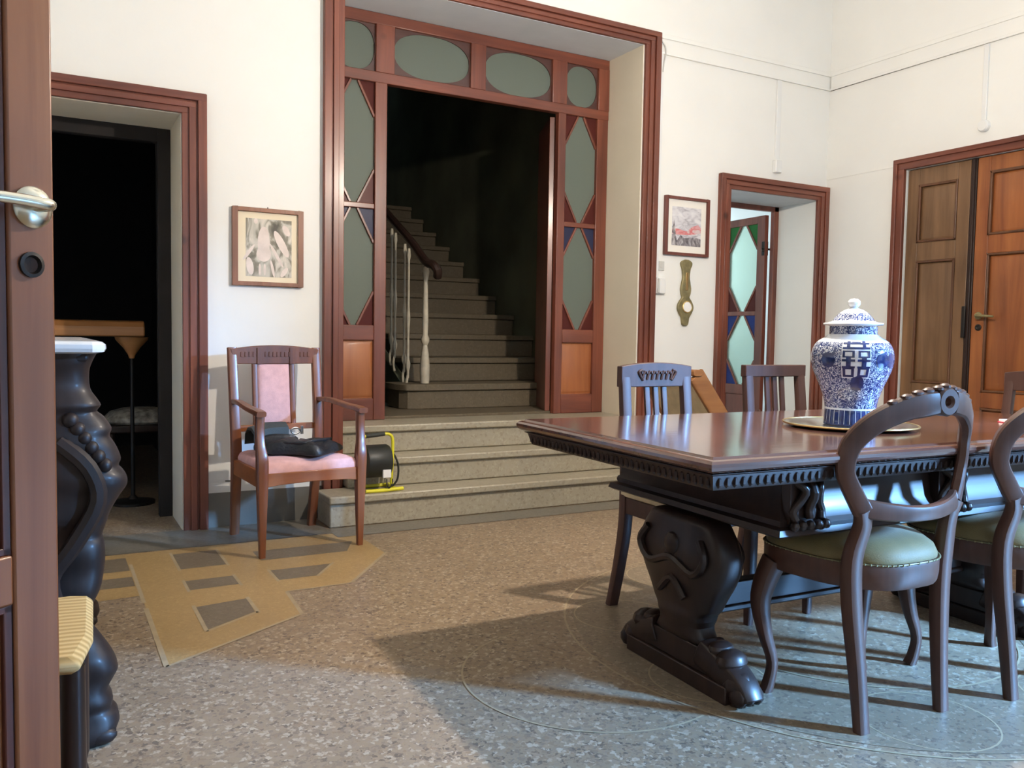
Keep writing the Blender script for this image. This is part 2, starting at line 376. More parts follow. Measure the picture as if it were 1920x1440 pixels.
# ---- floor
fb = MB(); fb.box(XL-.2, XR+.8, -2.8, 9, -.08, 0)
def quad(mb, pts, z): mb._f([mb.bm.verts.new((x, y, z)) for x, y in pts])
def line(mb, p, q, w, z):
    p, q = Vector(p), Vector(q); t = (q-p).normalized(); nn = Vector((-t.y, t.x))*(w/2)
    quad(mb, [p+nn, q+nn, q-nn, p-nn], z)
fb.mi = 1
for poly in ([(.30, 2.65), (.785, 2.95), (.80, 3.235), (1.063, 3.24), (1.345, 3.62), (1.345, 4.09), (.30, 4.09)],
             [(-.5, 3.38), (.30, 3.42), (.30, 4.09), (-.5, 4.09)]):
    quad(fb, poly, .0006)
fb.mi = 2
for poly in ([(.46, 2.925), (.64, 3.045), (.645, 3.215), (.46, 3.19)], [(.472, 3.41), (.656, 3.415), (.656, 3.545), (.472, 3.545)],
             [(.48, 3.73), (.665, 3.73), (.665, 4.0), (.48, 4.0)], [(.812, 3.40), (.965, 3.40), (1.075, 3.555), (.812, 3.555)],
             [(-.02, 3.56), (.29, 3.56), (.29, 3.70), (-.02, 3.70)], [(-.02, 3.80), (.29, 3.80), (.29, 4.02), (-.02, 4.02)], [(.81, 3.73), (1.2, 3.73), (1.28, 3.9), (.81, 3.9)]):
    quad(fb, poly, .0010)
fb.mi = 3
for p, q, ww in (((.30, 2.65), (.30, 3.25), .016), ((.30, 3.32), (.30, 3.9), .014), ((.30, 2.65), (.785, 2.95), .012), ((.785, 2.95), (.80, 3.235), .014),
              ((.80, 3.235), (1.063, 3.24), .010), ((1.063, 3.24), (1.345, 3.62), .014), ((.455, 2.91), (.455, 3.21), .014), ((.65, 3.03), (.65, 3.23), .014), ((.455, 2.91), (.65, 3.04), .010),
              ((.466, 3.39), (.466, 3.56), .012), ((.662, 3.39), (.662, 3.56), .012), ((.474, 3.71), (.474, 4.02), .012), ((.67, 3.71), (.67, 4.02), .012),
              ((.805, 3.38), (.805, 3.57), .012), ((.965, 3.39), (1.085, 3.565), .012)):
    line(fb, p, q, ww, .0014)
def ring(mb, c, r0, r1, z, a0=0, a1=2*pi, n=64):
    for k in range(n):
        a, b = a0+(a1-a0)*k/n, a0+(a1-a0)*(k+1)/n
        quad(mb, [(c[0]+r*cos(t), c[1]+r*sin(t)) for r, t in ((r0, a), (r0, b), (r1, b), (r1, a))], z)
ring(fb, (2.45, 2.02), .966, .973, .0014)
ring(fb, (1.42, 2.05), .387, .393, .0014, radians(95), radians(285))
ring(fb, (2.45, 2.02), .552, .559, .0014)
for k in range(8):
    a = radians(45*k+12); ring(fb, (2.45+.76*cos(a), 2.02+.76*sin(a)), .172, .177, .0015, n=32)
fb.mi = 5
ring(fb, (2.45, 2.02), .58, .94, .0010)
fb.mi = 4
quad(fb, [(XL, 4.10), (1.24, 4.10), (1.24, YB), (XL, YB)], .0018); quad(fb, [(1.24, 4.0), (XR, 4.0), (XR, 4.19), (1.24, 4.19)], .0018)
o = tag(fb.build('floor', [M['floor'], M['floor_gold'], M['floor_grey'], M['floor_line'], M['floor_border'], M['floor_ring']], bevel=0), kind='structure')

# ---- back wall with three openings
def wallseg(mb, x0, x1, z0, z1, y0=YB, y1=YB2+.02): mb.box(x0, x1, y0, y1, z0, z1)
for segs in (((XL-.2, -.33, 0), (-.33, .588, 2.065), (.588, 1.405, 0)), ((1.405, 3.395, 2.895),), ((3.395, 4.165, 0), (4.165, 5.03, 2.045), (5.03, XR+.8, 0))):
    wb = MB()
    for a, b, z in segs: wallseg(wb, a, b, z, CZ)
    struct('wall_back', wb, M['plaster'])
rv = MB()     # plastered linings of the openings
rv.box(3.390, 3.395, YB, YB2-.03, .48, 2.895)
rv.box(.5855, .588, YB, YB2+.02, 0, 2.065)
struct('wall_reveal', rv, M['plaster_cream'])
sf = MB(); sf.box(1.405, 3.39, YB, YB2-.03, 2.890, 2.895); sf.box(4.165, 5.03, YB, YB2-.03, 2.042, 2.045)
struct('ceiling_reveal', sf, M['soffit'])
sf = MB(); sf.box(-.33, .585, YB, YB2, 2.062, 2.065); struct('ceiling_doorway', sf, M['plaster_cream'])
# ---- right wall (door opening, garden door opening), left, front, ceiling
wr = MB()
def rw(y0, y1, z0, z1): wr.box(XR, XR+.3, y0, y1, z0, z1)
rw(3.80, YB+.01, 0, CZ); rw(2.55, 3.80, 2.17, CZ); rw(-1.0, 2.55, 0, CZ); rw(-2.45, -1.0, 2.6, CZ); rw(-2.6, -2.45, 0, CZ)
struct('wall_right', wr, M['plaster'])
rb = MB(); rb.box(XR+.12, XR+.3, 2.55, 3.80, 0, 2.17); struct('wall_right_recess', rb, M['plaster_cream'])
wl = MB(); wl.box(XL-.2, XL, 1.12, YB+.01, 0, CZ); wl.box(XL-.2, XL, .12, 1.12, 2.25, CZ); wl.box(XL-.2, XL, -2.6, .12, 0, CZ)
struct('wall_left', wl, M['plaster'])
wf = MB(); wf.box(XL-.2, .5, -2.8, -2.6, 0, CZ); wf.box(.5, 2.7, -2.8, -2.6, 0, 1.1); wf.box(.5, 2.7, -2.8, -2.6, 2.7, CZ); wf.box(2.7, XR+.3, -2.8, -2.6, 0, CZ)
struct('wall_front', wf, M['plaster'])
cl = MB(); cl.box(XL-.2, XR+.8, -2.8, 9, CZ, CZ+.1); struct('ceiling', cl, M['ceiling'])
# ---- dark room behind the left opening
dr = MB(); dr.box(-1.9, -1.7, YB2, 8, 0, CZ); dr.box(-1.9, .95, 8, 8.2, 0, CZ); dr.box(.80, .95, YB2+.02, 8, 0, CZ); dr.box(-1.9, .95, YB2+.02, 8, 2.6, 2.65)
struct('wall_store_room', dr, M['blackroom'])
fr = MB(); fr.box(-1.9, -.72, 4.475, 8, -.08, 0); struct('floor_store_room', fr, M['floor'])
# ---- stairwell
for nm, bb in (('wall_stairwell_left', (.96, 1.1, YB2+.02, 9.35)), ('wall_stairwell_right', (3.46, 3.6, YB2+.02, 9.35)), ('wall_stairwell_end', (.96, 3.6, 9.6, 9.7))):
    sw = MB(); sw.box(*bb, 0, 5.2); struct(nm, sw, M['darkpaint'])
# ---- room behind the small door
fr2 = MB(); fr2.box(3.62, 3.75, YB2+.02, 8.4, 0, 3.2); fr2.box(3.75, 6.2, 8.4, 8.5, 0, 3.2); fr2.box(6.2, 6.3, YB2+.02, 8.4, 0, 3.2)
fr2.box(3.62, 6.3, YB2+.02, 8.5, 3.2, 3.3)
struct('wall_far_room', fr2, M['plaster'])
fr3 = MB(); fr3.box(5.93, 6.3, YB2, 8.4, -.08, 0); struct('floor_far_room', fr3, M['floor'])

# ---- skirting
sk = MB(); sk.box(.705, 1.293, YB-.006, YB, 0, .178); sk.box(XL, -.45, YB-.006, YB, 0, .178); sk.box(3.515, 4.058, YB-.006, YB, 0, .178)
struct('baseboard_back', sk, M['skirt'], bevel=.001)
sk = MB(); sk.box(XR-.006, XR, 3.88, YB-.007, 0, .178); sk.box(XR-.006, XR, -.98, 2.47, 0, .178); struct('baseboard_right', sk, M['skirt'])
# ---- picture rails
pr = MB()
def rail_prof(mb, axis):
    if axis == 'x': mb.box(3.52, XR, YB-.010, YB, 2.855, 2.985); mb.box(3.52, XR, YB-.016, YB-.010, 2.955, 2.985); mb.box(3.52, XR, YB-.016, YB-.010, 2.855, 2.872)
rail_prof(pr, 'x'); struct('trim_1', pr, M['plaster'], bevel=.003)
pr = MB(); pr.box(XR-.010, XR, -2.6, YB-.017, 2.855, 2.985); pr.box(XR-.016, XR-.010, -2.6, YB-.017, 2.955, 2.985); pr.box(XR-.016, XR-.010, -2.6, YB-.017, 2.855, 2.872)
struct('trim_2', pr, M['plaster'], bevel=.003)
pr = MB(); pr.box(XR-.003, XR, 3.88, YB, 2.205, 2.211); struct('trim_3', pr, M['plaster'])
# ---- casings: outer band, ogee groove, inner band
def casing(name, x0, x1, zt, wd, hd, z0=0, z0r=None):
    c = MB(); z0r = z0 if z0r is None else z0r
    for sx, a, b, zb in ((1, x0, x0+wd, z0), (-1, x1, x1-wd, z0r)):
        lo, hi = min(a, b), max(a, b)
        c.box(lo, hi, YB-.022, YB+.0, zb, zt)
        o0 = a; o1 = a+sx*wd*.36; c.box(min(o0, o1), max(o0, o1), YB-.040, YB-.022, zb, zt)
        o0 = a+sx*wd*.44; o1 = a+sx*wd*.72; c.box(min(o0, o1), max(o0, o1), YB-.034, YB-.022, zb, zt-hd*.44)
    h = MB()
    h.box(x0+.001, x1-.001, YB-.023, YB-.001, zt-hd, zt+.001); h.box(x0+.002, x1-.002, YB-.041, YB-.023, zt-hd*.36, zt+.001); h.box(x0+wd*.44, x1-wd*.44, YB-.035, YB-.023, zt-hd*.72, zt-hd*.44)
    e = tag(empty(name), kind='structure')
    c.build('casing_upright', M['casing'], e, .003); h.build('casing_head', M['casingh'], e, .003); return e
casing('trim_4', -.445, .705, 2.165, .115, .10)
casing('trim_5', 1.294, 3.512, 2.978, .113, .087, 0, 0)
casing('trim_6', 4.058, 5.118, 2.143, .104, .098)
# inner frame of left opening
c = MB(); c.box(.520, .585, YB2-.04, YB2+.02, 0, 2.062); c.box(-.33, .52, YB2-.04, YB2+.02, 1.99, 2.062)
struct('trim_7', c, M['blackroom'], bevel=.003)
# right wall door casing
e = tag(empty('trim_8'), kind='structure')
c = MB()
c.box(XR-.03, XR, 3.80, 3.875, 0, 2.24); c.box(XR-.045, XR-.03, 3.845, 3.875, 0, 2.24); c.box(XR-.03, XR, 2.475, 2.55, 0, 2.24)
c.build('casing_upright', M['casing'], e, .004)
c = MB(); c.box(XR-.031, XR-.001, 2.476, 3.874, 2.17, 2.241); c.box(XR-.046, XR-.031, 2.476, 3.874, 2.212, 2.242); c.build('casing_head', M['casingy'], e, .004)

# ================================================================== DOORS
def panel_y(mb, x0, x1, z0, z1, y, d=.010, face=-1):
    """raised-and-fielded panel on a plane of constant y; face = direction it faces"""
    bx = .022
    A = [(x0, z0), (x1, z0), (x1, z1), (x0, z1)]; B = [(x0+bx, z0+bx), (x1-bx, z0+bx), (x1-bx, z1-bx), (x0+bx, z1-bx)]
    a = [mb.bm.verts.new((u, y, v)) for u, v in A]; b = [mb.bm.verts.new((u, y+face*d, v)) for u, v in B]
    for i in range(4): mb._f([a[i], a[(i+1) % 4], b[(i+1) % 4], b[i]])
    mb._f(b)
# ---- door_2: glazed entrance screen
d2_ = tag(empty('door_2'), kind='structure')
ys0, ys1 = YB2-.045, YB2+.0
st = MB()
for a, b in ((1.405, 1.47), (1.717, 1.792), (2.99, 3.05), (3.30, 3.388)): st.box(a, b, ys0, ys1, .485, 2.49)
for a, b in ((1.405, 1.47), (1.717, 1.834), (2.337, 2.442), (2.935, 3.048), (3.30, 3.388)): st.box(a, b, ys0-(.008 if b-a < .12 else 0), ys1, 2.545, 2.825)
st.build('stile', M['casing'], d2_, .004)
rl = MB(); rl.box(1.405, 3.388, ys0-.004, ys1, 2.486, 2.548); rl.box(1.405, 3.388, ys0-.004, ys1, 2.822, 2.888)
for a, b in ((1.47, 1.717), (3.05, 3.30)):
    rl.box(a, b, ys0+.004, ys1, 1.745, 1.777); rl.box(a, b, ys0, ys1, .965, 1.055)
    rl.box(a, b, ys0, ys1, .485, .615)
rl.build('rail', M['casingh'], d2_, .004)
pn = MB()
for a, b in ((1.47, 1.717), (3.05, 3.30)):
    pn.box(a, b, ys1-.024, ys1-.006, .615, .965); panel_y(pn, a+.004, b-.004, .62, .96, ys1-.024, .010, -1)
pn.build('lower_panel', M['pinepanel'], d2_, 0)
gl = MB()
for a, b in ((1.47, 1.717), (3.05, 3.30)):
    gl.box(a, b, ys1-.020, ys1-.015, 1.055, 1.745); gl.box(a, b, ys1-.020, ys1-.015, 1.777, 2.486)
for a, b in ((1.47, 1.717), (1.834, 2.337), (2.442, 2.935), (3.048, 3.30)): gl.box(a, b, ys1-.020, ys1-.015, 2.548, 2.822)
gl.build('frosted_pane', M['frost'], d2_, 0)
mu = MB(); cgr = MB(); cgb = MB()
for a, b in ((1.47, 1.717), (3.05, 3.30)):
    for z0, z1 in ((1.055, 1.745), (1.777, 2.486)):
        xc = (a+b)/2; hw = .022; hz = .20
        for sx, xe in ((-1, a), (1, b)):
            for ze, sz in ((z0, 1), (z1, -1)):
                p = (xc+sx*hw, ys1-.026, ze); q = (xe, ys1-.026, ze+sz*hz)
                mu.bar(p, q, .014, .016, (0, 1, 0))
                tri = [(xc+sx*hw, ze), (xe, ze), (xe, ze+sz*hz)]
                (cgb if (z1 < 1.8 and sz < 0) else cgr).prism(tri, 'y', ys1-.0225, ys1-.0205)
mu.build('muntin', M['casing'], d2_, .002)
cgr.build('dark_red_corner_pane', M['g_red'], d2_, 0); cgb.build('blue_corner_pane', M['g_blue_dark'], d2_, 0)
ov = MB()
for a, b in ((1.47, 1.717), (1.834, 2.337), (2.442, 2.935), (3.048, 3.30)):
    z0, z1 = 2.548, 2.822; cx, cz = (a+b)/2, (z0+z1)/2; rx, rz = (b-a)/2-.003, (z1-z0)/2-.003
    n = 48
    for y, flip in ((ys1-.030, 0),):
        outer = []; inner = []
        for k in range(n):
            t = 2*pi*k/n; c_, s_ = cos(t), sin(t); mxx = max(abs(c_), abs(s_))
            outer.append((cx+(b-a)/2*c_/mxx, cz+(z1-z0)/2*s_/mxx))
            ee = .85; inner.append((cx+rx*math.copysign(abs(c_)**ee, c_), cz+rz*math.copysign(abs(s_)**ee, s_)))
        V = lambda L, yy: [ov.bm.verts.new((u, yy, v)) for u, v in L]
        o1, i1, o2, i2 = V(outer, y), V(inner, y), V(outer, y+.008), V(inner, y+.008)
        for k in range(n):
            k2 = (k+1) % n
            ov._f([o1[k], o1[k2], i1[k2], i1[k]]); ov._f([o2[k], o2[k2], i2[k2], i2[k]]); ov._f([i1[k], i1[k2], i2[k2], i2[k]])
ov.build('oval_surround', wood('dark_oval_surround', (.055, .022, .018), (.10, .042, .034), .45, 'x'), d2_, 0)
# leaf folded back into the stairwell
lf = MB()
rr = Matrix.Rotation(radians(-22), 3, 'Z')
lf.box(2.955, 2.99, YB2+.01, YB2+.50, .50, 2.47, rr, (2.99, YB2, 0))
lf.build('open_leaf', M['casing'], d2_, .003)

# ---- door_3: stained glass door behind the small opening
d3 = tag(empty('door_3'), kind='structure')
c = MB(); c.box(4.985, 5.03, YB2-.04, YB2, 0, 2.042); c.box(4.165, 5.03, YB2-.04, YB2, 2.005, 2.042); c.box(4.165, 4.20, YB2-.04, YB2, 0, 2.005); c.build('door_frame', M['casing'], d3, .003)
# leaf in local coordinates: u along leaf from hinge, thickness t; hinge at right, swung into far room
leaf = tag(empty('leaf', (4.968, YB2+.02, 0), 0), None); leaf.parent = d3; leaf.rotation_euler = (0, 0, radians(90-13.7+11))
LW = .50
s_ = MB(); s_.box(0, .085, -.018, .018, .02, 1.985); s_.box(LW-.085, LW, -.018, .018, .02, 1.985)
s_.box(.085, LW-.085, -.017, .017, 1.925, 1.985); s_.box(.085, LW-.085, -.017, .017, 1.20, 1.235); s_.box(.085, LW-.085, -.017, .017, .56, .64); s_.box(.085, LW-.085, -.010, .010, .10, .56); s_.box(.085, LW-.085, -.017, .017, .02, .10)
s_.build('leaf_frame', M['casing'], leaf, .003)
g = MB(); g.box(.085, LW-.085, -.004, .004, .64, 1.20); g.box(.085, LW-.085, -.004, .004, 1.235, 1.925); g.build('frosted_pane', M['frost2'], leaf, 0)
mu = MB(); cg = MB(); cb = MB(); crr = MB(); a, b = .085, LW-.085; xc = (a+b)/2
for z0, z1 in ((.64, 1.20), (1.235, 1.925)):
    for sx, xe in ((-1, a), (1, b)):
        for ze, sz in ((z0, 1), (z1, -1)):
            hz = .20
            for yy in (-.009, .009): mu.bar((xc+sx*.035, yy, ze), (xe, yy, ze+sz*hz), .018, .010, (0, 1, 0))
            tri = [(xc+sx*.035, ze), (xe, ze), (xe, ze+sz*hz)]
            tgt = cg if ze > 1.8 else (crr if ze == 1.235 else cb)
            for y0 in (-.0075, .0055): tgt.prism(tri, 'y', y0, y0+.002)
mu.build('muntin', M['casing'], leaf, .002)
cg.build('green_corner_pane', M['g_green'], leaf, 0); cb.build('blue_corner_pane', M['g_blue'], leaf, 0); crr.build('red_corner_pane', M['g_red'], leaf, 0)
hh = MB()
for yy in (-1, 1): hh.tube([(.012, yy*.018, 1.72), (.0, yy*.04, 1.72), (-.015, yy*.045, 1.70)], .009); hh.box(.0, .03, yy*.018-.003, yy*.018+.003, 1.67, 1.78)
hh.build('latch', M['iron'], leaf)

# ---- door_4: right wall double door
d4 = tag(empty('door_4'), kind='structure')
def leafX(y0, y1, mt, mp, name, pans, st_w=.085):
    """leaf on the plane x = XR+.03, facing -x"""
    x0, x1 = XR+.015, XR+.055
    e = empty(name); e.parent = d4
    s = MB(); s.box(x0, x1, y0, y0+st_w, 0.01, 2.165); s.box(x0, x1, y1-st_w, y1, 0.01, 2.165)
    zz = [0.01]
    for a, b in pans: zz += [a, b]
    zz.append(2.165)
    for i in range(0, len(zz), 2): s.box(x0+.0005, x1, y0+st_w, y1-st_w, zz[i], zz[i+1])
    s.build('leaf_frame', mt, e, .004)
    p = MB()
    for a, b in pans:
        ya, yb = y0+st_w, y1-st_w
        p.box(x0+.020, x1-.004, ya, yb, a, b)
        A = [(ya+.006, a+.006), (yb-.006, a+.006), (yb-.006, b-.006), (ya+.006, b-.006)]; q = .030
        B = [(ya+q, a+q), (yb-q, a+q), (yb-q, b-q), (ya+q, b-q)]
        va = [p.bm.verts.new((x0+.020, u, v)) for u, v in A]; vb = [p.bm.verts.new((x0+.008, u, v)) for u, v in B]
        for i in range(4): p._f([va[i], va[(i+1) % 4], vb[(i+1) % 4], vb[i]])
        p._f(vb)
    p.build('panel', mp, e, 0)
    q_ = MB()
    for a, b in pans:
        ya, yb = y0+st_w, y1-st_w
        for bb in ((ya, ya+.014, a, b), (yb-.014, yb, a, b), (ya, yb, a, a+.014), (ya, yb, b-.014, b)): q_.box(x0-.006, x0+.012, *bb)
    q_.build('panel_moulding', M['mould'], e, .004)
    return e
l1 = leafX(3.350, 3.795, M['olddoor'], M['olddoor'], 'narrow_leaf', [(.10, .64), (.735, 1.55), (1.675, 2.055)])
l2 = leafX(2.56, 3.305, M['olddoor2'], M['olddoor2'], 'wide_leaf', [(.10, .60), (.70, 1.565), (1.68, 2.07)])
b_ = MB(); b_.box(XR+.012, XR+.05, 3.307, 3.348, .01, 2.165); b_.box(XR+.004, XR+.012, 3.318, 3.340, .01, 2.165); b_.build('meeting_strip', M['walnut'], d4, .003)
b_ = MB(); b_.box(XR-.012, XR+.004, 3.332, 3.356, 1.04, 1.24); b_.build('bolt_plate', M['iron'], d4, .003)
h = MB(); h.lathe([(.0, -.03), (.022, -.03), (.024, -.022), (.018, -.008), (.012, 0)][::-1], 16, (XR+.015, 3.245, 1.178), 'x'); 
h.tube([(XR-.01, 3.245, 1.178), (XR-.035, 3.245, 1.178), (XR-.04, 3.22, 1.178), (XR-.038, 3.13, 1.172)], [.009, .009, .009, .007]); h.build('handle', M['brass_old'], l2)
k = MB(); k.lathe([(.021, 0), (.021, -.006), (.012, -.008), (.010, -.003), (.001, -.003)], 16, (XR+.015, 3.255, 1.105), 'x'); k.build('keyhole_plate', M['iron'], l2)

# ---- door_1: open leaf right beside the camera
ang = math.atan2(-.57, -.82)
d1 = tag(empty('door_1', (.012, 1.475, 0), ang), kind='structure')      # local +x runs from free edge to hinge; camera side is +y
def dbox(mb, x0, x1, z0, z1, y0=-.036, y1=0): mb.box(x0, x1, y0, y1, z0, z1)
s_ = MB(); dbox(s_, 0, .072, .01, 2.2); dbox(s_, .56, .64, .01, 2.2)
for z0, z1 in ((.01, .15), (.59, .665), (1.66, 1.74), (2.1, 2.2)): dbox(s_, .072, .56, z0, z1, -.035, -.001)
s_.build('leaf_frame', M['neardoor'], d1, .004)
p = MB()
for z0, z1 in ((.15, .59), (.665, 1.66), (1.74, 2.1)):
    dbox(p, .072, .56, z0, z1, -.026, -.014)
    A = [(.084, z0+.012), (.548, z0+.012), (.548, z1-.012), (.084, z1-.012)]; B = [(.119, z0+.045), (.513, z0+.045), (.513, z1-.045), (.119, z1-.045)]
    va = [p.bm.verts.new((u, -.014, v)) for u, v in A]; vb = [p.bm.verts.new((u, -.006, v)) for u, v in B]
    for i in range(4): p._f([va[i], va[(i+1) % 4], vb[(i+1) % 4], vb[i]])
    p._f(vb)
p.build('panel', M['neardoor'], d1, 0)
mo = MB()
for z0, z1 in ((.15, .59), (.665, 1.66), (1.74, 2.1)):
    for bx in ((.072, .086, z0, z1), (.548, .56, z0, z1), (.072, .56, z0, z0+.012), (.072, .56, z1-.012, z1)): dbox(mo, *bx, -.015, -.005)
mo.build('panel_moulding', wood('dark_moulding', (.05, .012, .008), (.09, .022, .013), .4, 'z'), d1, .002)
HX, HZ = .036, 1.180
h = MB(); h.lathe([(.031, 0), (.031, .004), (.027, .009), (.019, .012), (.012, .014)], 28, (HX, 0, HZ), 'y'); h.build('handle_rosette', M['nickel'], d1, 0)
h = MB(); h.tube(smooth([(HX, .01, HZ), (HX, .035, HZ), (HX+.004, .048, HZ), (HX+.02, .054, HZ), (HX+.06, .054, HZ+.001), (HX+.125, .052, HZ)]), .0085, 12); h.build('handle', M['nickel'], d1, 0)
h = MB(); h.lathe([(.019, 0), (.019, .005), (.014, .006), (.011, -.001), (.001, -.001)], 24, (HX+.003, 0, HZ-.085), 'y'); h.build('keyhole_plate', M['iron'], d1, 0)

# ---- window_1: glazed garden door, right wall on the camera side; added_window_2: unseen opening behind, added for the cool fill light
w1 = tag(empty('window_1'), kind='structure')
c = MB()
for y0, y1, z0, z1 in ((-2.45, -2.39, 0, 2.6), (-1.06, -1.0, 0, 2.6), (-2.39, -1.06, 2.54, 2.6), (-2.39, -1.06, 0, .10)): c.box(XR+.1, XR+.15, y0, y1, z0, z1)
c.build('window_frame', M['whiteplastic'], w1)
w2 = tag(empty('added_window_2'), kind='structure')
c = MB()
for x0, x1, z0, z1 in ((.5, .56, 1.1, 2.7), (2.64, 2.7, 1.1, 2.7), (1.57, 1.63, 1.1, 2.7), (.56, 2.64, 2.64, 2.7), (.56, 2.64, 1.1, 1.16)): c.box(x0, x1, -2.72, -2.67, z0, z1)
c.build('window_frame', M['whiteplastic'], w2)

# ================================================================== STEPS AND STAIRCASE
t = thing('stone_steps', 'three broad worn stone steps rising into the large glazed opening', 'steps', (2.3, 4.2, 0))
def step_slab(mb, x0, x1, yf, yb, z0, z1, nose=.022, th=.04):
    mb.box(x0, x1, yf+nose, yb, z0, z1-th+.001); mb.box(x0-.008, x1+.008, yf, yb, z1-th, z1)
def L(mb, name, mt, par, bevel=.006):  # world-built mesh under an empty placed elsewhere
    o = mb.build(name, mt, par, bevel); o.matrix_parent_inverse = Matrix.Translation(-Vector(par.location)) if par.rotation_euler.z == 0 else (Matrix.Translation(par.location) @ Matrix.Rotation(par.rotation_euler.z, 4, 'Z')).inverted(); return o
s = MB(); step_slab(s, 1.26, 3.54, 4.18, YB-.045, 0, .165); s.box(1.412, 3.388, YB-.046, YB2, 0, .16); L(s, 'bottom_step', M['stone'], t, .008)
s = MB(); step_slab(s, 1.412, 3.388, 4.36, YB2, .166, .325); L(s, 'middle_step', M['stone'], t, .008)
s = MB(); step_slab(s, 1.420, 3.380, 4.545, YB2-.05, .326, .485); s.box(1.42, 3.38, YB2-.05, YB2, .326, .484); L(s, 'top_step', M['stone'], t, .008)
t = thing('staircase', 'straight stone staircase climbing into the dark stairwell', 'staircase', (2.8, 5.2, .5))
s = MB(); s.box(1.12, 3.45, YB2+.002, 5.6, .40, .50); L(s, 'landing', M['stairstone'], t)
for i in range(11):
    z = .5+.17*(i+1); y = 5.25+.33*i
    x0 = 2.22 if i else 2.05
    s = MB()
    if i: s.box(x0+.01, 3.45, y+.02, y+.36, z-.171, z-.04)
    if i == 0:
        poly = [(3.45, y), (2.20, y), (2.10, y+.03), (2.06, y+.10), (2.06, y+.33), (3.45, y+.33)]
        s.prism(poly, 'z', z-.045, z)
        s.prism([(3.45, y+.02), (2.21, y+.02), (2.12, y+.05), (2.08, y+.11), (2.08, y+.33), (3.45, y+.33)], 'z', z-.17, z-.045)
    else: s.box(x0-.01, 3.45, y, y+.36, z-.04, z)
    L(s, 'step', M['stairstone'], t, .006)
s = MB(); s.prism([(5.45, .5), (8.9, .5), (8.9, 2.30), (5.45, .62)], 'x', 2.17, 2.225); L(s, 'stringer', M['darkpaint'], t)
s = MB(); s.box(1.12, 3.45, 8.85, 9.5, 2.25, 2.37); L(s, 'upper_landing', M['stairstone'], t)
t = thing('stair_balustrade', 'cream painted iron balustrade with newel post and dark handrail up the staircase', 'balustrade', (2.25, 5.42, .67))
def zst(y): return .67+.515*(y-5.40)
s = MB()
zb = .672
prof = [(.030, 0), (.032, .03), (.034, .12), (.026, .20), (.016, .26), (.028, .285), (.030, .30), (.018, .33), (.021, .42), (.017, .60), (.015, .70), (.022, .74), (.024, .76), (.017, .79)]
s.lathe(prof, 14, (2.255, 5.33, zb)); L(s, 'newel_post', M['cream_iron'], t, 0)
s = MB(); pts = [(2.255+.03, 5.20, zb+.72), (2.255+.015, 5.17, zb+.76), (2.255, 5.22, zb+.80), (2.25, 5.33, zb+.83)]+[(2.24, y, zst(y)+.80+.10) for y in (5.6, 6.2, 7, 8, 8.9)]
s.tube(smooth(pts, 3), .030, 10); L(s, 'handrail', M['walnut'], t, 0)
for i in range(9):
    for dy in (0, .075):
        y = 5.50+.33*i*.78+dy
        zt = zst(y)+.875; zb_ = zst(y)-.02
        s = MB(); x = 2.20
        s.lathe([(.009, 0), (.009, .05), (.017, .08), (.018, .10), (.010, .13), (.008, .3), (.014, .42), (.008, .5), (.008, zt-zb_-.08), (.014, zt-zb_-.05), (.009, zt-zb_)], 8, (x, y, zb_))
        s.tube(smooth([(x, y, zb_+.02), (x-.02, y-.03, zb_-.03), (x-.02, y-.05, zb_-.09), (x, y-.03, zb_-.12), (x+.02, y, zb_-.10)], 3), .009, 7)
        L(s, 'baluster', M['cream_iron'], t, 0)

# ================================================================== DINING TABLE
TR = radians(-2.0)
table = thing('dining_table', 'long dark carved dining table with polished top and vase-shaped pedestals', 'table', (2.32, 1.90, 0), TR)
HXT, HYT = .985, .487; TZ = .73
def frame_profile(mb, prof):
    """rectangular rings: (inset, z)"""
    mb.rings([[Vector((sx*(HXT-i), sy*(HYT-i), z)) for sx, sy in ((-1, -1), (1, -1), (1, 1), (-1, 1))] for i, z in prof])
s = MB(); frame_profile(s, [(.03, .690), (.012, .694), (.004, .700), (0, .708), (0, .716), (.005, .722), (.012, .7245), (.018, .7245), (.022, TZ)])
s.build('table_top', M['tabletop'], table, 0, sharp=25)
s = MB(); frame_profile(s, [(.06, .648), (.040, .648), (.036, .655), (.034, .662), (.028, .684), (.02, .688), (.02, .6895)])
for sy in (-1, 1):
    n = 78
    for i in range(n):
        x = -HXT+.05+(2*HXT-.10)*i/(n-1)
        s.sphere((x, sy*(HYT-.034), .668), .016, 6, (.42, .6, 1.0))
for sx in (-1, 1):
    for i in range(38): s.sphere((sx*(HXT-.034), -HYT+.05+(2*HYT-.1)*i/37, .668), .016, 6, (.6, .42, 1.0))
s.build('carved_leaf_edge', M['walnutx'], table, 0, sharp=25)
AX, AY = .645, .36
s = MB()
for prof in ([(0, .648), (0, .635), (.012, .625), (.004, .560), (-.012, .535), (-.012, .520), (-.03, .515), (-.035, .500), (-.02, .492), (.02, .492)],):
    s.rings([[Vector((sx*(AX-i), sy*(AY-i), z)) for sx, sy in ((-1, -1), (1, -1), (1, 1), (-1, 1))] for i, z in prof])
s.build('apron', M['walnutx'], table, 0, sharp=28)
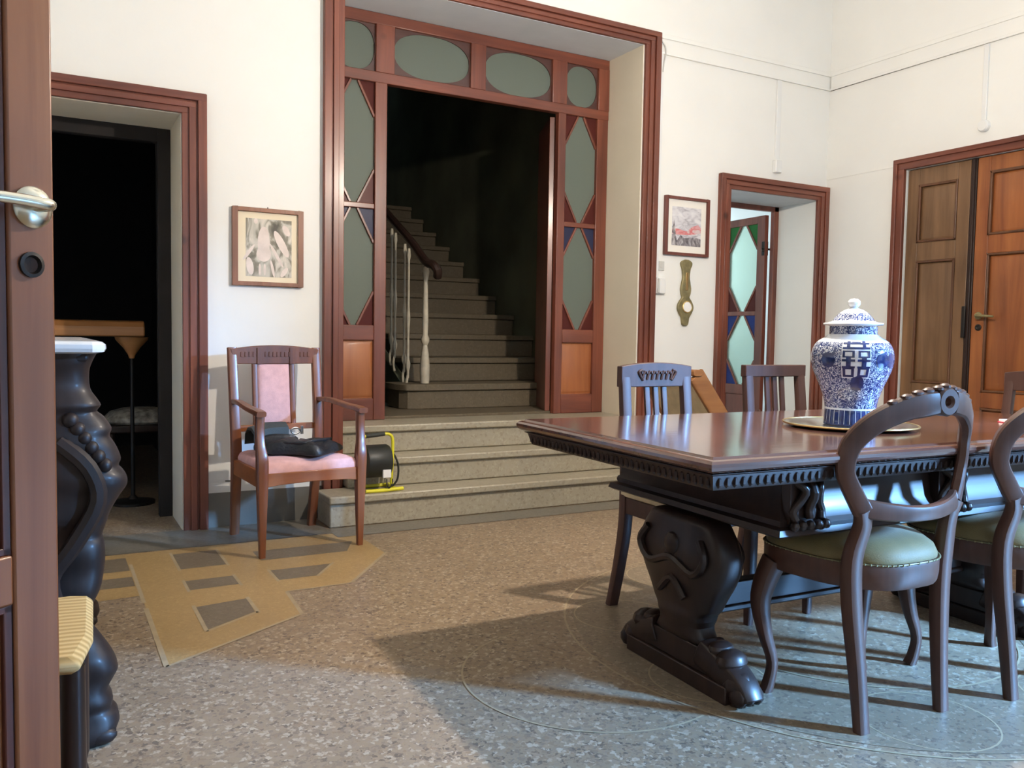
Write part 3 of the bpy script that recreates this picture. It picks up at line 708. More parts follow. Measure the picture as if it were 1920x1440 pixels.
for sx in (-1, 0, 1):
    for sy in (-1, 1):
        b = MB(); cx = sx*(AX-.07); y = sy*AY
        P = smooth([(cx-.045, y+sy*.020, .640), (cx-.025, y+sy*.040, .618), (cx-.030, y+sy*.030, .590), (cx-.05, y+sy*.022, .560), (cx-.045, y+sy*.03, .535)], 3)
        b.tube(P, .012, 8); b.tube([(2*cx-p[0], p[1], p[2]) for p in P], .012, 8)
        b.tube(smooth([(cx, y+sy*.022, .64), (cx, y+sy*.045, .61), (cx, y+sy*.03, .57), (cx, y+sy*.035, .54)], 3), [.014]*9+[.010], 8)
        b.box(cx-.06, cx+.06, min(y-sy*.01, y+sy*.022), max(y-sy*.01, y+sy*.022), .525, .645)
        for k in range(5): b.sphere((cx-.055+.0275*k, y+sy*.036, .524), .014, 8)
        b.build('carved_bracket', M['walnut'], table, .003)
def pedestal(px):
    e = empty('pedestal', (px, 0, 0)); e.parent = table
    # lyre-shaped plank in the YZ plane, thickness along x
    zs = [(.495, .135, .055), (.47, .150, .06), (.44, .178, .06), (.405, .196, .066), (.37, .200, .068), (.33, .192, .066), (.29, .172, .060), (.245, .142, .052), (.215, .130, .050), (.20, .102, .055), (.185, .105, .055), (.165, .088, .05), (.14, .10, .05), (.11, .14, .05)]
    s = MB(); out = []
    for z, hw, hd in zs:
        r = []
        for k in range(28):
            c, q = cos(2*pi*(k+.5)/28), sin(2*pi*(k+.5)/28)
            r.append(Vector((hd*math.copysign(abs(c)**.5, c), hw*math.copysign(abs(q)**.7, q), z)))
        out.append(r)
    s.rings(out); s.build('carved_upright', M['walnut'], e, 0, subsurf=1)
    s = MB()
    pts = smooth([(0, -.10, .135), (0, -.15, .115), (0, -.205, .095), (0, -.245, .07), (0, -.265, .04)], 3)
    for sy in (1, -1):
        s.sweep([(0, sy*a[1], a[2]-.03) for a in pts], [.045]*13, [.05-.001*i for i in range(13)], (1, 0, 0))
        s.sphere((0, sy*-.20, .105), .038, 12, (1.3, 1, .9)); s.sphere((0, sy*-.155, .125), .03, 12, (1.4, 1, .8))
        for q in (-.03, .0, .03): s.sphere((q, sy*-.262, .030), .028, 10, (.7, 1.1, 1))
        s.sphere((0, sy*-.235, .05), .045, 12, (1.1, 1, 1))
    s.box(-.052, .052, -.235, .235, 0, .05); s.box(-.042, .042, -.15, .15, .05, .12)
    s.build('scrolled_foot', M['walnut'], e, .006)
    s = MB()
    for sx in (-1, 1):
        s.tube(smooth([(sx*.06, -.12, .43), (sx*.068, -.15, .38), (sx*.066, -.10, .33), (sx*.068, 0, .36), (sx*.066, .10, .33), (sx*.068, .15, .38), (sx*.06, .12, .43)], 4), .012, 7)
        s.sphere((sx*.062, 0, .40), .035, 12, (.5, 1, 1)); s.tube(smooth([(sx*.06, -.06, .25), (sx*.062, 0, .30), (sx*.06, .06, .25)], 4), .011, 7)
    s.build('leaf_carving', M['walnut'], e, 0)
for px in (-.650, .63): pedestal(px)
s = MB(); s.box(-.6, .6, -.022, .022, .19, .265); s.box(-.6, .6, -.030, .030, .175, .195); s.build('stretcher', M['walnutx'], table, .005)

# ---- tray + vase + booklet
def onz(px, py, z):
    v = Vector(((px-960)/FPX, (py-720)/FPX, 1)); d = r2*v.x+d2*v.y+fw*v.z
    return d*((z-EYE)/d.z)+Vector((0, 0, EYE))
VC = Vector((2.245, 1.835, TZ))
t = thing('serving_tray', 'round metal tray with brass rim under the blue and white jar', 'tray', VC+Vector((0, 0, .0005)))
s = MB(); s.lathe([(.17, 0), (.175, .002), (.200, .008), (.203, .011), (.198, .011), (.172, .006), (.001, .006)], 56); s.build('plate', M['silver'], t, 0)
s = MB(); s.tube([(.203*cos(2*pi*k/56), .203*sin(2*pi*k/56), .010) for k in range(56)], .0032, 8, True); s.build('rim', M['brass'], t, 0)
jar = thing('ginger_jar', 'tall blue and white porcelain lidded jar on the dining table', 'jar', VC+Vector((0, 0, .0075)))
K = 1/585
def zpx(y): return (797-y)*K
body = [(797, 45), (795, 47), (785, 46), (772, 45.5), (768, 45), (755, 46.5), (740, 50.5), (722, 57.5), (702, 66), (690, 70), (675, 72.5), (662, 71.5), (650, 67.5), (641, 60), (636, 52), (632, 46), (629, 43)]
pb = smooth([(w_*K, zpx(y)) for y, w_ in body], 3)
def prof_r(z):
    for (r0, z0), (r1, z1) in zip(pb, pb[1:]):
        if z0 <= z <= z1: return lerp(r0, r1, (z-z0)/(z1-z0+1e-9))
    return pb[-1][0]
s = MB(); n = 64
for k in range(len(pb)-1):
    (r0, z0), (r1, z1) = pb[k], pb[k+1]; zm = (z0+z1)/2
    s.mi = 1 if (zpx(766) < zm < zpx(643)) else (0 if zm > zpx(643) or zm > zpx(768) else 2)
    s.rings([[Vector((r*cos(2*pi*i/n), r*sin(2*pi*i/n), z)) for i in range(n)] for r, z in ((r0, z0), (r1, z1))], cap=False)
s.mi = 0; s.lathe([(.001, pb[-1][1]), (pb[-1][0], pb[-1][1])], n, cap=False)
s.lathe([(.001, 0), (pb[0][0], 0)], n, cap=False)
va = math.atan2(-VC.y, -VC.x)     # direction from the jar towards the camera
def patch(u0, u1, v0, v1, mi, off=.0008, nu=5, nv=5, ctr=0):
    """curved patch: u in metres across (right positive seen from camera), v height"""
    s.mi = mi; g = []
    for j in range(nv+1):
        z = lerp(v0, v1, j/nv); r = prof_r(z)+off
        rowp = []
        for i in range(nu+1):
            a = va+ctr+lerp(u0, u1, i/nu)/.122
            rowp.append(s.bm.verts.new((r*cos(a), r*sin(a), z)))
        g.append(rowp)
    for j in range(nv):
        for i in range(nu): s._f([g[j][i], g[j][i+1], g[j+1][i+1], g[j+1][i]])
def disc(u, v, rad, mi, ctr=0, off=.0010):
    s.mi = mi; c = []; N_ = 20
    def P(uu, vv):
        a = va+ctr+uu/.122; r = prof_r(vv)+off; return s.bm.verts.new((r*cos(a), r*sin(a), vv))
    rings_ = []
    for q in (.33, .66, 1): rings_.append([P(u+rad*q*cos(2*pi*k/N_)*(1+.06*cos(8*2*pi*k/N_)*(q == 1)), v+rad*q*sin(2*pi*k/N_)*(1+.06*cos(8*2*pi*k/N_)*(q == 1))) for k in range(N_)])
    s._f(rings_[0])
    for A, B in zip(rings_, rings_[1:]):
        for k in range(N_): s._f([A[k], A[(k+1) % N_], B[(k+1) % N_], B[k]])
# double-happiness style character panel, pixel units: centre x=1608, half 24; y 640..706
for ctr in (0.10, 0.10+pi):
    U = lambda x: (x-1608)*K*1.0; V_ = lambda y: zpx(y)
    patch(U(1583), U(1633), V_(708), V_(641), 0, .0009, 8, 8, ctr)
    for x0, x1, y0, y1 in ((1584, 1632, 656, 652), (1584, 1632, 647, 644), (1591, 1597, 656, 641), (1619, 1625, 656, 641), (1600, 1616, 645, 643)):
        patch(U(x0), U(x1), V_(y0), V_(y1), 2, .0016, 3, 3, ctr)
    for cx in (1595, 1621):
        for x0, x1, y0, y1 in ((cx-10, cx+10, 661, 658.5), (cx-10, cx+10, 671, 668.5), (cx-10, cx-6, 671, 659), (cx+6, cx+10, 671, 659), (cx-4, cx+4, 680, 671), (cx-11, cx+11, 678, 674), (cx-4, cx+4, 688, 680), (cx-11, cx+11, 690, 686.5), (cx-10, cx-5, 706, 688), (cx+5, cx+10, 706, 688), (cx-10, cx+10, 692, 688), (cx-10, cx+10, 706, 702)):
            patch(U(x0), U(x1), V_(y0), V_(y1), 2, .0018, 3, 3, ctr)
for c_ in range(6): disc(0, zpx(676 if c_ % 3 else 676), .024, 2, .10+radians(40)+c_*radians(100) if c_ < 3 else .10-radians(40)+(c_-3)*radians(100))
disc(0, zpx(718), .024, 2, .16)
for k in range(30):
    c0 = 2*pi*k/30; patch(-.0012, .0012, .006, zpx(768), 0, .0008, 1, 4, c0)
s.build('jar_body', [M['porcelain_w'], M['scroll'], M['cobalt']], jar, 0, sharp=60)
s = MB()
lid = [(629, 42), (614, 42), (613, 42), (612, 51), (610, 53), (608, 52), (606, 42), (604, 37), (598, 33), (590, 26), (584, 17), (581, 9), (579, 6), (577, 9), (573, 11), (568, 11), (564, 7.5), (562.5, .5)]
P_ = [(w_*K, zpx(y)) for y, w_ in lid]
for k in range(len(P_)-1):
    zm = (lid[k][0]+lid[k+1][0])/2
    s.mi = 1 if 590 < zm < 605 or 616 < zm < 626 else 0
    s.rings([[Vector((r*cos(2*pi*i/48), r*sin(2*pi*i/48), z)) for i in range(48)] for r, z in (P_[k], P_[k+1])], cap=False)
s.lathe([(.001, P_[0][1]), (P_[0][0], P_[0][1])], 48, cap=False)
s.build('lid', [M['porcelain_w'], M['scroll']], jar, 0, sharp=50)
bp = onz(1908, 796, TZ)
t = thing('booklet', 'small white booklet with red edge lying on the dining table', 'booklet', (bp.x+.07, bp.y, TZ+.0005), radians(-20))
s = MB(); s.box(-.07, .09, -.05, .06, .002, .010); s.build('pages', M['paper'], t, .001)
s = MB(); s.box(-.074, .092, -.054, .062, 0, .0022); s.build('red_cover', M['redtrim'], t, .0005)

# ================================================================== BALLOON-BACK CHAIRS
def sect(mb, pts, A, B, ref=(0, 1, 0), k=4, **kw):
    data = [tuple(p)+(a, b) for p, a, b in zip(pts, A, B)]
    sm = smooth(data, k); mb.sweep([q[:3] for q in sm], [q[3] for q in sm], [q[4] for q in sm], ref, **kw)
def copy_tree(o, parent=None):
    c = o.copy(); COL.objects.link(c); c.parent = parent
    for ch in [x for x in bpy.data.objects if x.parent == o]: copy_tree(ch, c)
    return c
def balloon_chair(loc, rz, label):
    r = thing('balloon_back_chair', label, 'chair', loc, rz, 'balloon-back chairs along the near side of the table')
    # seat frame outline (rounded, wider in front); y forward
    out = []
    for k in range(40):
        a = 2*pi*k/40; c, q = cos(a), sin(a)
        hw = .205+.035*max(-1, min(1, q*1.1)); x = hw*math.copysign(abs(c)**.62, c)*1.0
        y = .175+.205*math.copysign(abs(q)**.8, q)
        out.append((x, y))
    s = MB()
    s.rings([[Vector((x*f, .175+(y-.175)*f, z)) for x, y in out] for f, z in ((.86, .366), (.965, .364), (.985, .372), (1.0, .392), (1.0, .425), (.985, .432), (.9, .434))])
    s.build('seat_rail', M['chairwood'], r, 0, sharp=40)
    s = MB()
    s.rings([[Vector((x*f, .175+(y-.175)*f, z)) for x, y in out] for f, z in ((.9, .430), (.975, .433), (.978, .440), (.93, .462), (.80, .482), (.55, .494), (.25, .498), (.02, .499))])
    s.build('seat_cushion', M['olive'], r, 0, sharp=60)
    s = MB()
    for k in range(72):
        a = 2*pi*k/72; c, q = cos(a), sin(a); hw = .205+.035*max(-1, min(1, q*1.1))
        s.sphere((hw*math.copysign(abs(c)**.62, c)*1.0, .175+.205*math.copysign(abs(q)**.8, q)*1.0, .431), .0034, 6)
    s.tube([(x, y, .431) for x, y in out], .0018, 6, True)
    s.build('nail_trim', M['brass_old'], r, 0)
    for sx in (-1, 1):
        s = MB()
        sect(s, [(sx*.155, 0, 0), (sx*.160, .016, .15), (sx*.172, .032, .33), (sx*.178, .030, .45), (sx*.168, .012, .535), (sx*.180, .004, .58)],
             [.020, .020, .023, .024, .022, .022], [.015, .019, .022, .021, .018, .017])
        s.build('rear_leg', M['chairwood'], r, 0)
        s = MB()
        sect(s, [(sx*.190, .285, .385), (sx*.205, .300, .33), (sx*.212, .312, .26), (sx*.198, .305, .17), (sx*.180, .292, .09), (sx*.186, .296, .03), (sx*.196, .300, 0)],
             [.030, .028, .024, .018, .014, .015, .017], [.030, .028, .024, .018, .014, .015, .017])
        s.build('front_leg', M['chairwood'], r, 0)
    # balloon hoop
    half = [(.178, .004, .575, .025, .016), (.205, .014, .625, .024, .016), (.226, .022, .68, .024, .016), (.218, .012, .745, .026, .016), (.180, -.018, .798, .028, .017), (.115, -.050, .835, .030, .018), (.065, -.069, .848, .032, .019), (.030, -.077, .853, .030, .019)]
    s = MB()
    for sgn in (1, -1):
     sm = smooth([(sgn*a, b, c, d, e_) for a, b, c, d, e_ in half], 4)
     if 1:
    # reference depth direction follows the curve of the barrel back
        P = [Vector(q[:3]) for q in sm]; rings_ = []
        for i, p in enumerate(P):
            tt = (P[min(i+1, len(P)-1)]-P[max(i-1, 0)]).normalized()
            th = -p.x/.226*radians(38); ref = Vector((sin(-th)*-1, cos(th), 0)); ref = (ref-tt*ref.dot(tt)).normalized(); a_ = tt.cross(ref)
            rg = []
            for k in range(12):
                c, q = cos(2*pi*(k+.5)/12), sin(2*pi*(k+.5)/12)
                rg.append(p+a_*(sm[i][3]*math.copysign(abs(c)**.55, c))+ref*(sm[i][4]*math.copysign(abs(q)**.55, q)))
            rings_.append(rg)
        s.rings(rings_)
    rr_ = [(.027*cos(2*pi*k/24), -.078, .855+.024*sin(2*pi*k/24)) for k in range(24)]
    s.sweep(rr_, [.0135]*24, [.019]*24, (0, 1, 0), n=8, closed=True); s.build('back_hoop', M['chairwood'], r, 0)
    # pierced carved crest
    s = MB(); cy = -.080
    for sx in (-1, 1):
        for q, zz in ((.052, .886), (.080, .880), (.108, .870), (.138, .856)):
            s.sphere((sx*q, -.078+1.9*q*q, zz-.004), .015, 10, (1.25, .9, .62))
        s.sphere((sx*.026, cy, .888), .011, 10, (1.3, 1.3, .8))
    s.sphere((0, cy, .893), .011, 10, (1.3, 1.4, .8))
    s.build('crest_carving', M['chairwood'], r, 0)
    s = MB()
    sect(s, [(-.172, .004, .582), (-.13, -.016, .575), (-.06, -.036, .568), (0, -.042, .566), (.06, -.036, .568), (.13, -.016, .575), (.172, .004, .582)], [.026, .024, .021, .020, .021, .024, .026], [.014]*7)
    s.build('back_crossbar', M['chairwood'], r, 0)
    return r
ch1 = balloon_chair((1.972, 1.408, 0), radians(-1.5), 'balloon-back chair with olive velvet seat nearest the camera, centre of the table side')
nest(ch1, crest_carving='back_hoop', nail_trim='seat_rail')
ch2 = copy_tree(ch1); ch2.location = (2.530, 1.352, 0); ch2.rotation_euler = (0, 0, radians(-2.5))
ch2['label'] = 'balloon-back chair with olive velvet seat at the right edge of the photo, partly cut off'

# ================================================================== SLAT-BACK CHAIRS ON THE FAR SIDE
def slat_chair(loc, rz, label, arched, carved, seatm, group='slat-back chairs on the far side of the table', hgt=.906, rail=.085):
    """origin between rear legs; seat extends to +y"""
    r = thing('slat_back_chair', label, 'chair', loc, rz, group)
    for sx in (-1, 1):
        s = MB(); sect(s, [(sx*.158, -.05, 0), (sx*.150, -.02, .15), (sx*.146, .005, .30), (sx*.144, .008, .43), (sx*.142, -.005, .65), (sx*.140, -.03, hgt-.012)], [.021]*6, [.015, .017, .020, .020, .016, .014], e=.35)
        s.build('rear_leg', M['slatwood'], r, 0)
        s = MB(); sect(s, [(sx*.155, .34, .40), (sx*.155, .34, .2), (sx*.155, .34, 0)], [.020, .018, .013], [.020, .018, .013], e=.35); s.build('front_leg', M['slatwood'], r, 0)
    s = MB(); N_ = 14; top = []; 
    for i in range(N_+1):
        x = lerp(-.163, .163, i/N_); top.append((x, hgt-.008+(.014*(1-(x/.163)**2) if arched else .004)))
    s.prism(top+[(.163, hgt-rail), (-.163, hgt-rail)], 'y', -.043, -.012); s.build('top_rail', M['slatwood'], r, .003)
    if carved:
        s = MB()
        for k in range(7):
            x = -.066+.022*k
            s.tube([(x-.008, -.011, hgt-.026), (x, -.010, hgt-.040), (x+.004, -.011, hgt-.058)], .0045, 6); s.sphere((x+.006, -.011, hgt-.032), .006, 6)
        for sx in (-1, 1): s.tube(smooth([(sx*.07, -.011, hgt-.022), (sx*.085, -.010, hgt-.028), (sx*.078, -.011, hgt-.045), (sx*.066, -.011, hgt-.06)], 3), .005, 6)
        s.build('rail_carving', M['slatwood'], r, 0)
    for x in (-.040, 0, .040):
        s = MB(); s.sweep([(x, .0, .50), (x, -.008, .68), (x, -.027, hgt-rail+.01)], .0115, .006, e=.3); s.build('back_slat', M['slatwood'], r, 0)
    s = MB(); s.box(-.14, .14, -.008, .012, .48, .52); s.build('lower_rail', M['slatwood'], r, .003)
    s = MB()
    s.box(-.15, .15, -.01, .010, .36, .42); s.box(-.155, .155, .335, .355, .36, .42)
    for sx in (-1, 1): s.box(sx*.150-.009, sx*.150+.009, 0, .345, .36, .42)
    s.build('seat_rail', M['slatwood'], r, .003)
    s = MB(); s.rings([[Vector((sx*(.165-i), (.0+i if sy < 0 else .36-i), z)) for sx, sy in ((-1, -1), (1, -1), (1, 1), (-1, 1))] for i, z in ((.01, .42), (0, .425), (0, .44), (.012, .455), (.05, .462))])
    s.build('seat_cushion', seatm, r, .004)
    return r
slat_chair((2.006, 2.50, 0), pi-radians(1), 'dark slat-back chair with arched carved top rail, behind the left end of the table', True, True, M['creamcloth'])
slat_chair((2.611, 2.49, 0), pi-radians(2), 'dark slat-back chair with straight plain top rail, behind the table left of the jar', False, False, M['creamcloth'], rail=.052)
slat_chair((3.70, 2.06, 0), radians(90), 'brown slat-back chair with arched rail at the far right end of the table', True, False, M['creamcloth'], group='chairs at the table ends', hgt=.885)

# ================================================================== FOLDING DECK CHAIR BEHIND THE TABLE
t = thing('folding_deck_chair', 'honey wood folding deck chair with cream canvas between the table and the back wall', 'chair', (3.25, 3.6, 0))
def W(mb, name, mt, bevel=.002): return L(mb, name, mt, t, bevel)
for y in (3.42, 3.86):
    s = MB(); s.bar((3.02, y, .80), (3.62, y, .02), .028, .072, (0, 1, 0)) if False else s.sweep([(2.985, y, .815), (3.62, y, .02)], .050, .014, (0, 1, 0), e=.3); W(s, 'side_rail', M['deckwood'])
    s = MB(); s.sweep([(3.50, y-.0+(.04 if y > 3.6 else -.04)*-1, .60), (2.95, y+(.04 if y > 3.6 else -.04)*-1, .02)], .024, .012, (0, 1, 0), e=.3); W(s, 'cross_leg', M['slatwood'])
s = MB(); s.sweep([(2.985, 3.40, .825), (2.985, 3.88, .825)], .030, .018, (0, 0, 1), e=.6); W(s, 'head_bar', M['deckwood'])
s = MB()
cv = smooth([(3.0, 0, .80), (3.06, 0, .70), (3.12, 0, .56), (3.24, 0, .42), (3.38, 0, .34), (3.46, 0, .30)], 3)
A = [[s.bm.verts.new((a[0]+dx, y, a[2]+dz)) for a in cv] for y, dx, dz in ((3.44, 0, 0), (3.84, 0, 0), (3.84, .004, -.004), (3.44, .004, -.004))]
for q in range(4):
    for k in range(len(cv)-1): s._f([A[q][k], A[q][k+1], A[(q+1) % 4][k+1], A[(q+1) % 4][k]])
W(s, 'canvas_seat', M['creamcloth'], 0)

# ================================================================== ARMCHAIR
ar = thing('upholstered_armchair', 'reddish wooden armchair with pink seat and back pad against the white wall', 'armchair', (1.005, 4.245, 0), radians(6.5))
# local: origin between rear legs; front towards -y
for sx in (-1, 1):
    s = MB(); sect(s, [(sx*.200, .055, 0), (sx*.203, .025, .20), (sx*.207, 0, .40), (sx*.212, .005, .60), (sx*.214, .045, .925)], [.021, .022, .024, .023, .022], [.017, .019, .022, .019, .014], (0, 1, 0), e=.3)
    s.build('rear_leg', M['armwood'], ar, .001)
    s = MB(); sect(s, [(sx*.235, -.455, 0), (sx*.235, -.455, .20), (sx*.235, -.457, .36), (sx*.236, -.458, .44), (sx*.240, -.448, .50), (sx*.241, -.440, .57), (sx*.240, -.442, .635)], [.013, .019, .024, .024, .019, .018, .018], [.013, .019, .024, .024, .019, .018, .020], (0, 1, 0), e=.3)
    s.build('front_leg', M['armwood'], ar, .001)
    s = MB(); sect(s, [(sx*.214, .01, .665), (sx*.228, -.12, .668), (sx*.238, -.28, .655), (sx*.243, -.42, .648), (sx*.243, -.475, .642)], [.016, .017, .020, .024, .022], [.011, .012, .012, .013, .013], (0, 0, 1), e=.5)
    s.build('armrest', M['armwood'], ar, 0)
    s = MB(); s.sweep([(sx*.212, -.005, .347), (sx*.236, -.45, .347)], .011, .038, (0, 0, 1), e=.3); s.build('side_rail', M['armwoodh'], ar, .001)
s = MB(); 
pts = [(-.22, .315), (-.16, .322), (0, .327), (.16, .322), (.22, .315), (.22, .377), (-.22, .377)]
s.prism(pts, 'y', -.468, -.445); s.build('front_rail', M['armwoodh'], ar, .003)
s = MB(); s.box(-.205, .205, -.012, .012, .32, .377); s.build('back_rail', M['armwoodh'], ar, .003)
s = MB(); N_ = 16
top = [(lerp(-.225, .225, i/N_), .918+.020*(1-(lerp(-1, 1, i/N_))**2)) for i in range(N_+1)]
s.prism(top+[(.205, .845), (-.205, .845)], 'y', .026, .056); s.build('top_rail', M['armwood'], ar, .003)
s = MB()
for k in range(18):
    x = -.17+.02*k
    if abs(x+.07) < .012 or abs(x-.10) < .012: continue
    s.box(x-.006, x+.006, .022, .028, .880, .905)
for x in (-.083, .083): s.box(x-.013, x+.013, .020, .028, .845, .925)
s.build('rail_carving', M['armwood'], ar, .001)
s = MB(); s.box(-.205, .205, .0, .024, .515, .545); s.build('lower_back_rail', M['armwoodh'], ar, .003)
for x in (-.105, .085):
    s = MB(); s.sweep([(x, .012, .53), (x, .040, .86)], .013, .010, (0, 1, 0), e=.3); s.build('back_splat', M['armwood'], ar, .001)
s = MB()
q = []
for z, i in ((0, 0),): pass
def pad(mb, x0, x1, z0, z1, yf):
    g0 = []
    for (ins, dy) in ((0, .010), (0, 0), (.008, -.010), (.03, -.018)):
        g0.append([Vector((x, yf+.030*((z-.53)/.33)+dy, z)) for x, z in ((x0+ins, z0+ins), (x1-ins, z0+ins), (x1-ins, z1-ins), (x0+ins, z1-ins))])
    mb.rings(g0)
pad(s, -.092, .072, .545, .848, .010); s.build('back_pad', M['pink'], ar, .004)
s = MB()
rg = []
for ins, z in ((.004, .365), (0, .378), (0, .396), (.010, .417), (.04, .430), (.11, .436)):
    rg.append([Vector(v) for v in ((-.222+ins, -.462+ins, z), (.222-ins, -.462+ins, z), (.205-ins, -.005-ins, z), (-.205+ins, -.005-ins, z))])
s.rings(rg); s.build('seat_cushion', M['pink'], ar, .006, subsurf=0)

# ---- black bag on the armchair
bg = thing('leather_bag', 'slack black leather bag lying on the pink armchair seat', 'bag', (1.04, 4.01, .437), radians(6))
bg.scale = (1.0, 1.12, 1.15)
s = MB(); rg = []
random.seed(3)
outl = [(-.19, .02), (-.17, -.07), (-.08, -.13), (-.01, -.215), (.05, -.205), (.13, -.14), (.205, -.07), (.19, .0), (.15, .06), (.10, .11), (0, .13), (-.10, .14), (-.17, .11)]
outl = smooth(outl+[outl[0]], 3)[:-1]
for f, z in ((.97, 0), (1.0, .006), (1.0, .020), (.93, .036), (.78, .044), (.55, .050), (.25, .046), (.03, .044)):
    rg.append([Vector((x*f, (y+.02)*f-.02, z+(.010*sin(x*31+y*19)+.008*sin(y*47)+.014*max(0, -x/.2)) * (1 if z > .03 else 0))) for x, y in outl])
s.rings(rg); s.build('bag_body', M['leather'], bg, 0, subsurf=1)
s = MB()
rg = []
for y, zz in ((.01, .058), (.012, .10), (.05, .118), (.10, .115), (.13, .09), (.135, .04)):
    rg.append([Vector((-.20, y, zz*.85)), Vector((-.12, y+.01, zz)), Vector((-.03, y+.01, zz)), Vector((-.03, y+.02, zz-.012)), Vector((-.12, y+.02, zz-.012)), Vector((-.20, y+.01, zz*.85-.012))])
s.rings(rg); s.build('side_pocket', M['slate'], bg, .003)
s = MB(); s.tube(smooth([(-.10, -.10, .052), (-.02, -.155, .053), (.03, -.14, .058), (.10, -.10, .055), (.15, -.05, .050)], 4), .007, 7); s.build('strap', M['leather'], bg, 0)
s = MB(); s.tube([(.03+.022*cos(a), .085+.004, .075+.013*sin(a)) for a in [2*pi*k/14 for k in range(14)]], .0045, 6, True); s.box(.055, .068, .082, .092, .060, .095); s.build('buckle', M['silver'], bg, .001)

# ================================================================== FAN HEATER
ht = thing('fan_heater', 'black drum fan heater in yellow tube frame on the lowest stone step', 'heater', (1.54, 4.29, .165), radians(0))
s = MB(); s.lathe([(.076, -.058), (.086, -.056), (.088, -.045), (.088, .065), (.082, .075), (.076, .075)], 32, (-.01, 0, .158), 'x'); s.build('drum', M['black'], ht, 0)
for yy in (-.075, .075):
    s = MB(); s.tube(smooth([(-.085, yy, .011), (.0, yy, .010), (.125, yy, .014)], 4), .0095, 10); s.build('floor_tube', M['yellow'], ht, 0)
s = MB(); P = smooth([(.085, 0, .015), (.088, 0, .10), (.092, 0, .20), (.090, 0, .275), (.072, 0, .298), (.045, 0, .302)], 4)
s.tube(P, .0085, 10); s.tube([(.085, -.075, .014), (.085, .075, .014)], .008, 8); s.build('frame_tube', M['yellow'], ht, 0)
s = MB(); s.tube([(.045, 0, .302), (-.06, 0, .293)], .0115, 10); s.build('handle_grip', M['slate'], ht, 0)
s = MB(); s.tube(smooth([(-.06, 0, .293), (-.078, 0, .28), (-.082, 0, .2), (-.080, 0, .10), (-.075, 0, .015)], 4), .0085, 10); s.build('frame_tube', M['yellow'], ht, 0)
s = MB(); s.box(.008, .052, -.0865, -.072, .078, .120); s.build('warning_label', M['paper'], ht, .001)
s = MB(); s.tube(smooth([(.03, -.08, .07), (.028, -.09, .04), (.04, -.085, .022), (.06, -.08, .04), (.062, -.08, .07)], 4), .003, 6); s.tube(smooth([(.10, .03, .20), (.115, -.02, .14), (.11, -.03, .06), (.08, -.03, .022), (.095, .02, .03)], 4), .006, 6); s.build('power_cord', M['black'], ht, 0)

# ================================================================== CARVED CONSOLE (left) + RUSH CHAIR
cn = thing('carved_console', 'dark carved console table with white marble top against the left wall', 'console table', (-.2, 2.75, 0))
s = MB()
rg = []
for i, z in ((.02, .945), (.004, .949), (0, .957), (.001, .966), (.008, .972), (.02, .974)):
    rg.append([Vector((x, y, z)) for x, y in ((-.515, 2.14+i), (.09, 2.14+i), (.118-i, 2.17), (.122-i, 2.2), (.122-i, 3.25), (.118-i, 3.28), (.09, 3.31-i), (-.515, 3.31-i))])
s.rings(rg); L(s, 'marble_top', M['marble'], cn, 0)
s = MB(); s.box(-.50, .085, 2.20, 3.25, .925, .945); s.box(-.50, .055, 2.23, 3.22, .80, .925); s.box(-.50, .075, 2.21, 3.24, .785, .80); L(s, 'frieze', M['darkcarved'], cn, .008)
zs = [(.945, .105, .075), (.925, .095, .07), (.90, .088, .062), (.86, .090, .062), (.835, .105, .066), (.82, .112, .07), (.805, .104, .066), (.79, .12, .07), (.765, .135, .075), (.745, .131, .075), (.72, .145, .078), (.69, .155, .08), (.672, .150, .078), (.65, .166, .08), (.625, .168, .08), (.60, .152, .078), (.565, .132, .07), (.53, .120, .068), (.505, .112, .064), (.49, .116, .066), (.45, .118, .066), (.41, .114, .062), (.37, .106, .06), (.335, .090, .058), (.30, .082, .058), (.275, .092, .06), (.25, .108, .064), (.22, .126, .07), (.19, .140, .072), (.17, .144, .072), (.15, .134, .07), (.125, .122, .068), (.10, .132, .07), (.08, .130, .07), (.065, .142, .074), (.04, .146, .076), (.015, .132, .076), (0, .120, .072)]
wds = lambda z: .17 if z > .8 else (.20 if z > .55 else (.13 if z > .32 else .15))
for Y in (2.27, 3.18):
    s = MB(); rg = []
    for z, xr, hy in smooth(zs, 3):
        hw = wds(z)/2; cx = xr-hw; r = []
        for k in range(20):
            c, q_ = cos(2*pi*(k+.5)/20), sin(2*pi*(k+.5)/20)
            r.append(Vector((cx+hw*math.copysign(abs(c)**.7, c), Y+hy*math.copysign(abs(q_)**.7, q_)*(1+.06*sin(z*70)), z)))
        rg.append(r)
    s.rings(rg)
    for k in range(6): s.sphere((.045+.014*k, Y-.066, .79-.022*k), .018, 14)
    for k in range(5): s.sphere((.10, Y-.06+.03*k, .022), .024, 14, (1.6, .8, .9))
    s.tube(smooth([(.02, Y-.07, .74), (.08, Y-.085, .68), (.10, Y-.085, .60), (.05, Y-.08, .50), (.0, Y-.07, .42), (.02, Y-.075, .33)], 4), .02, 8)
    L(s, 'carved_leg', M['darkcarved'], cn, 0)
s = MB(); s.box(-.50, .02, 2.22, 3.23, .0, .04); s.box(-.5, -.47, 2.22, 3.23, .04, .785); L(s, 'plinth_and_back', M['darkcarved'], cn, .005)
rc = thing('rush_seat_chair', 'wooden chair with woven rush seat squeezed between the open door and the console', 'chair', (-.12, 1.75, 0))
s = MB()
rg = []
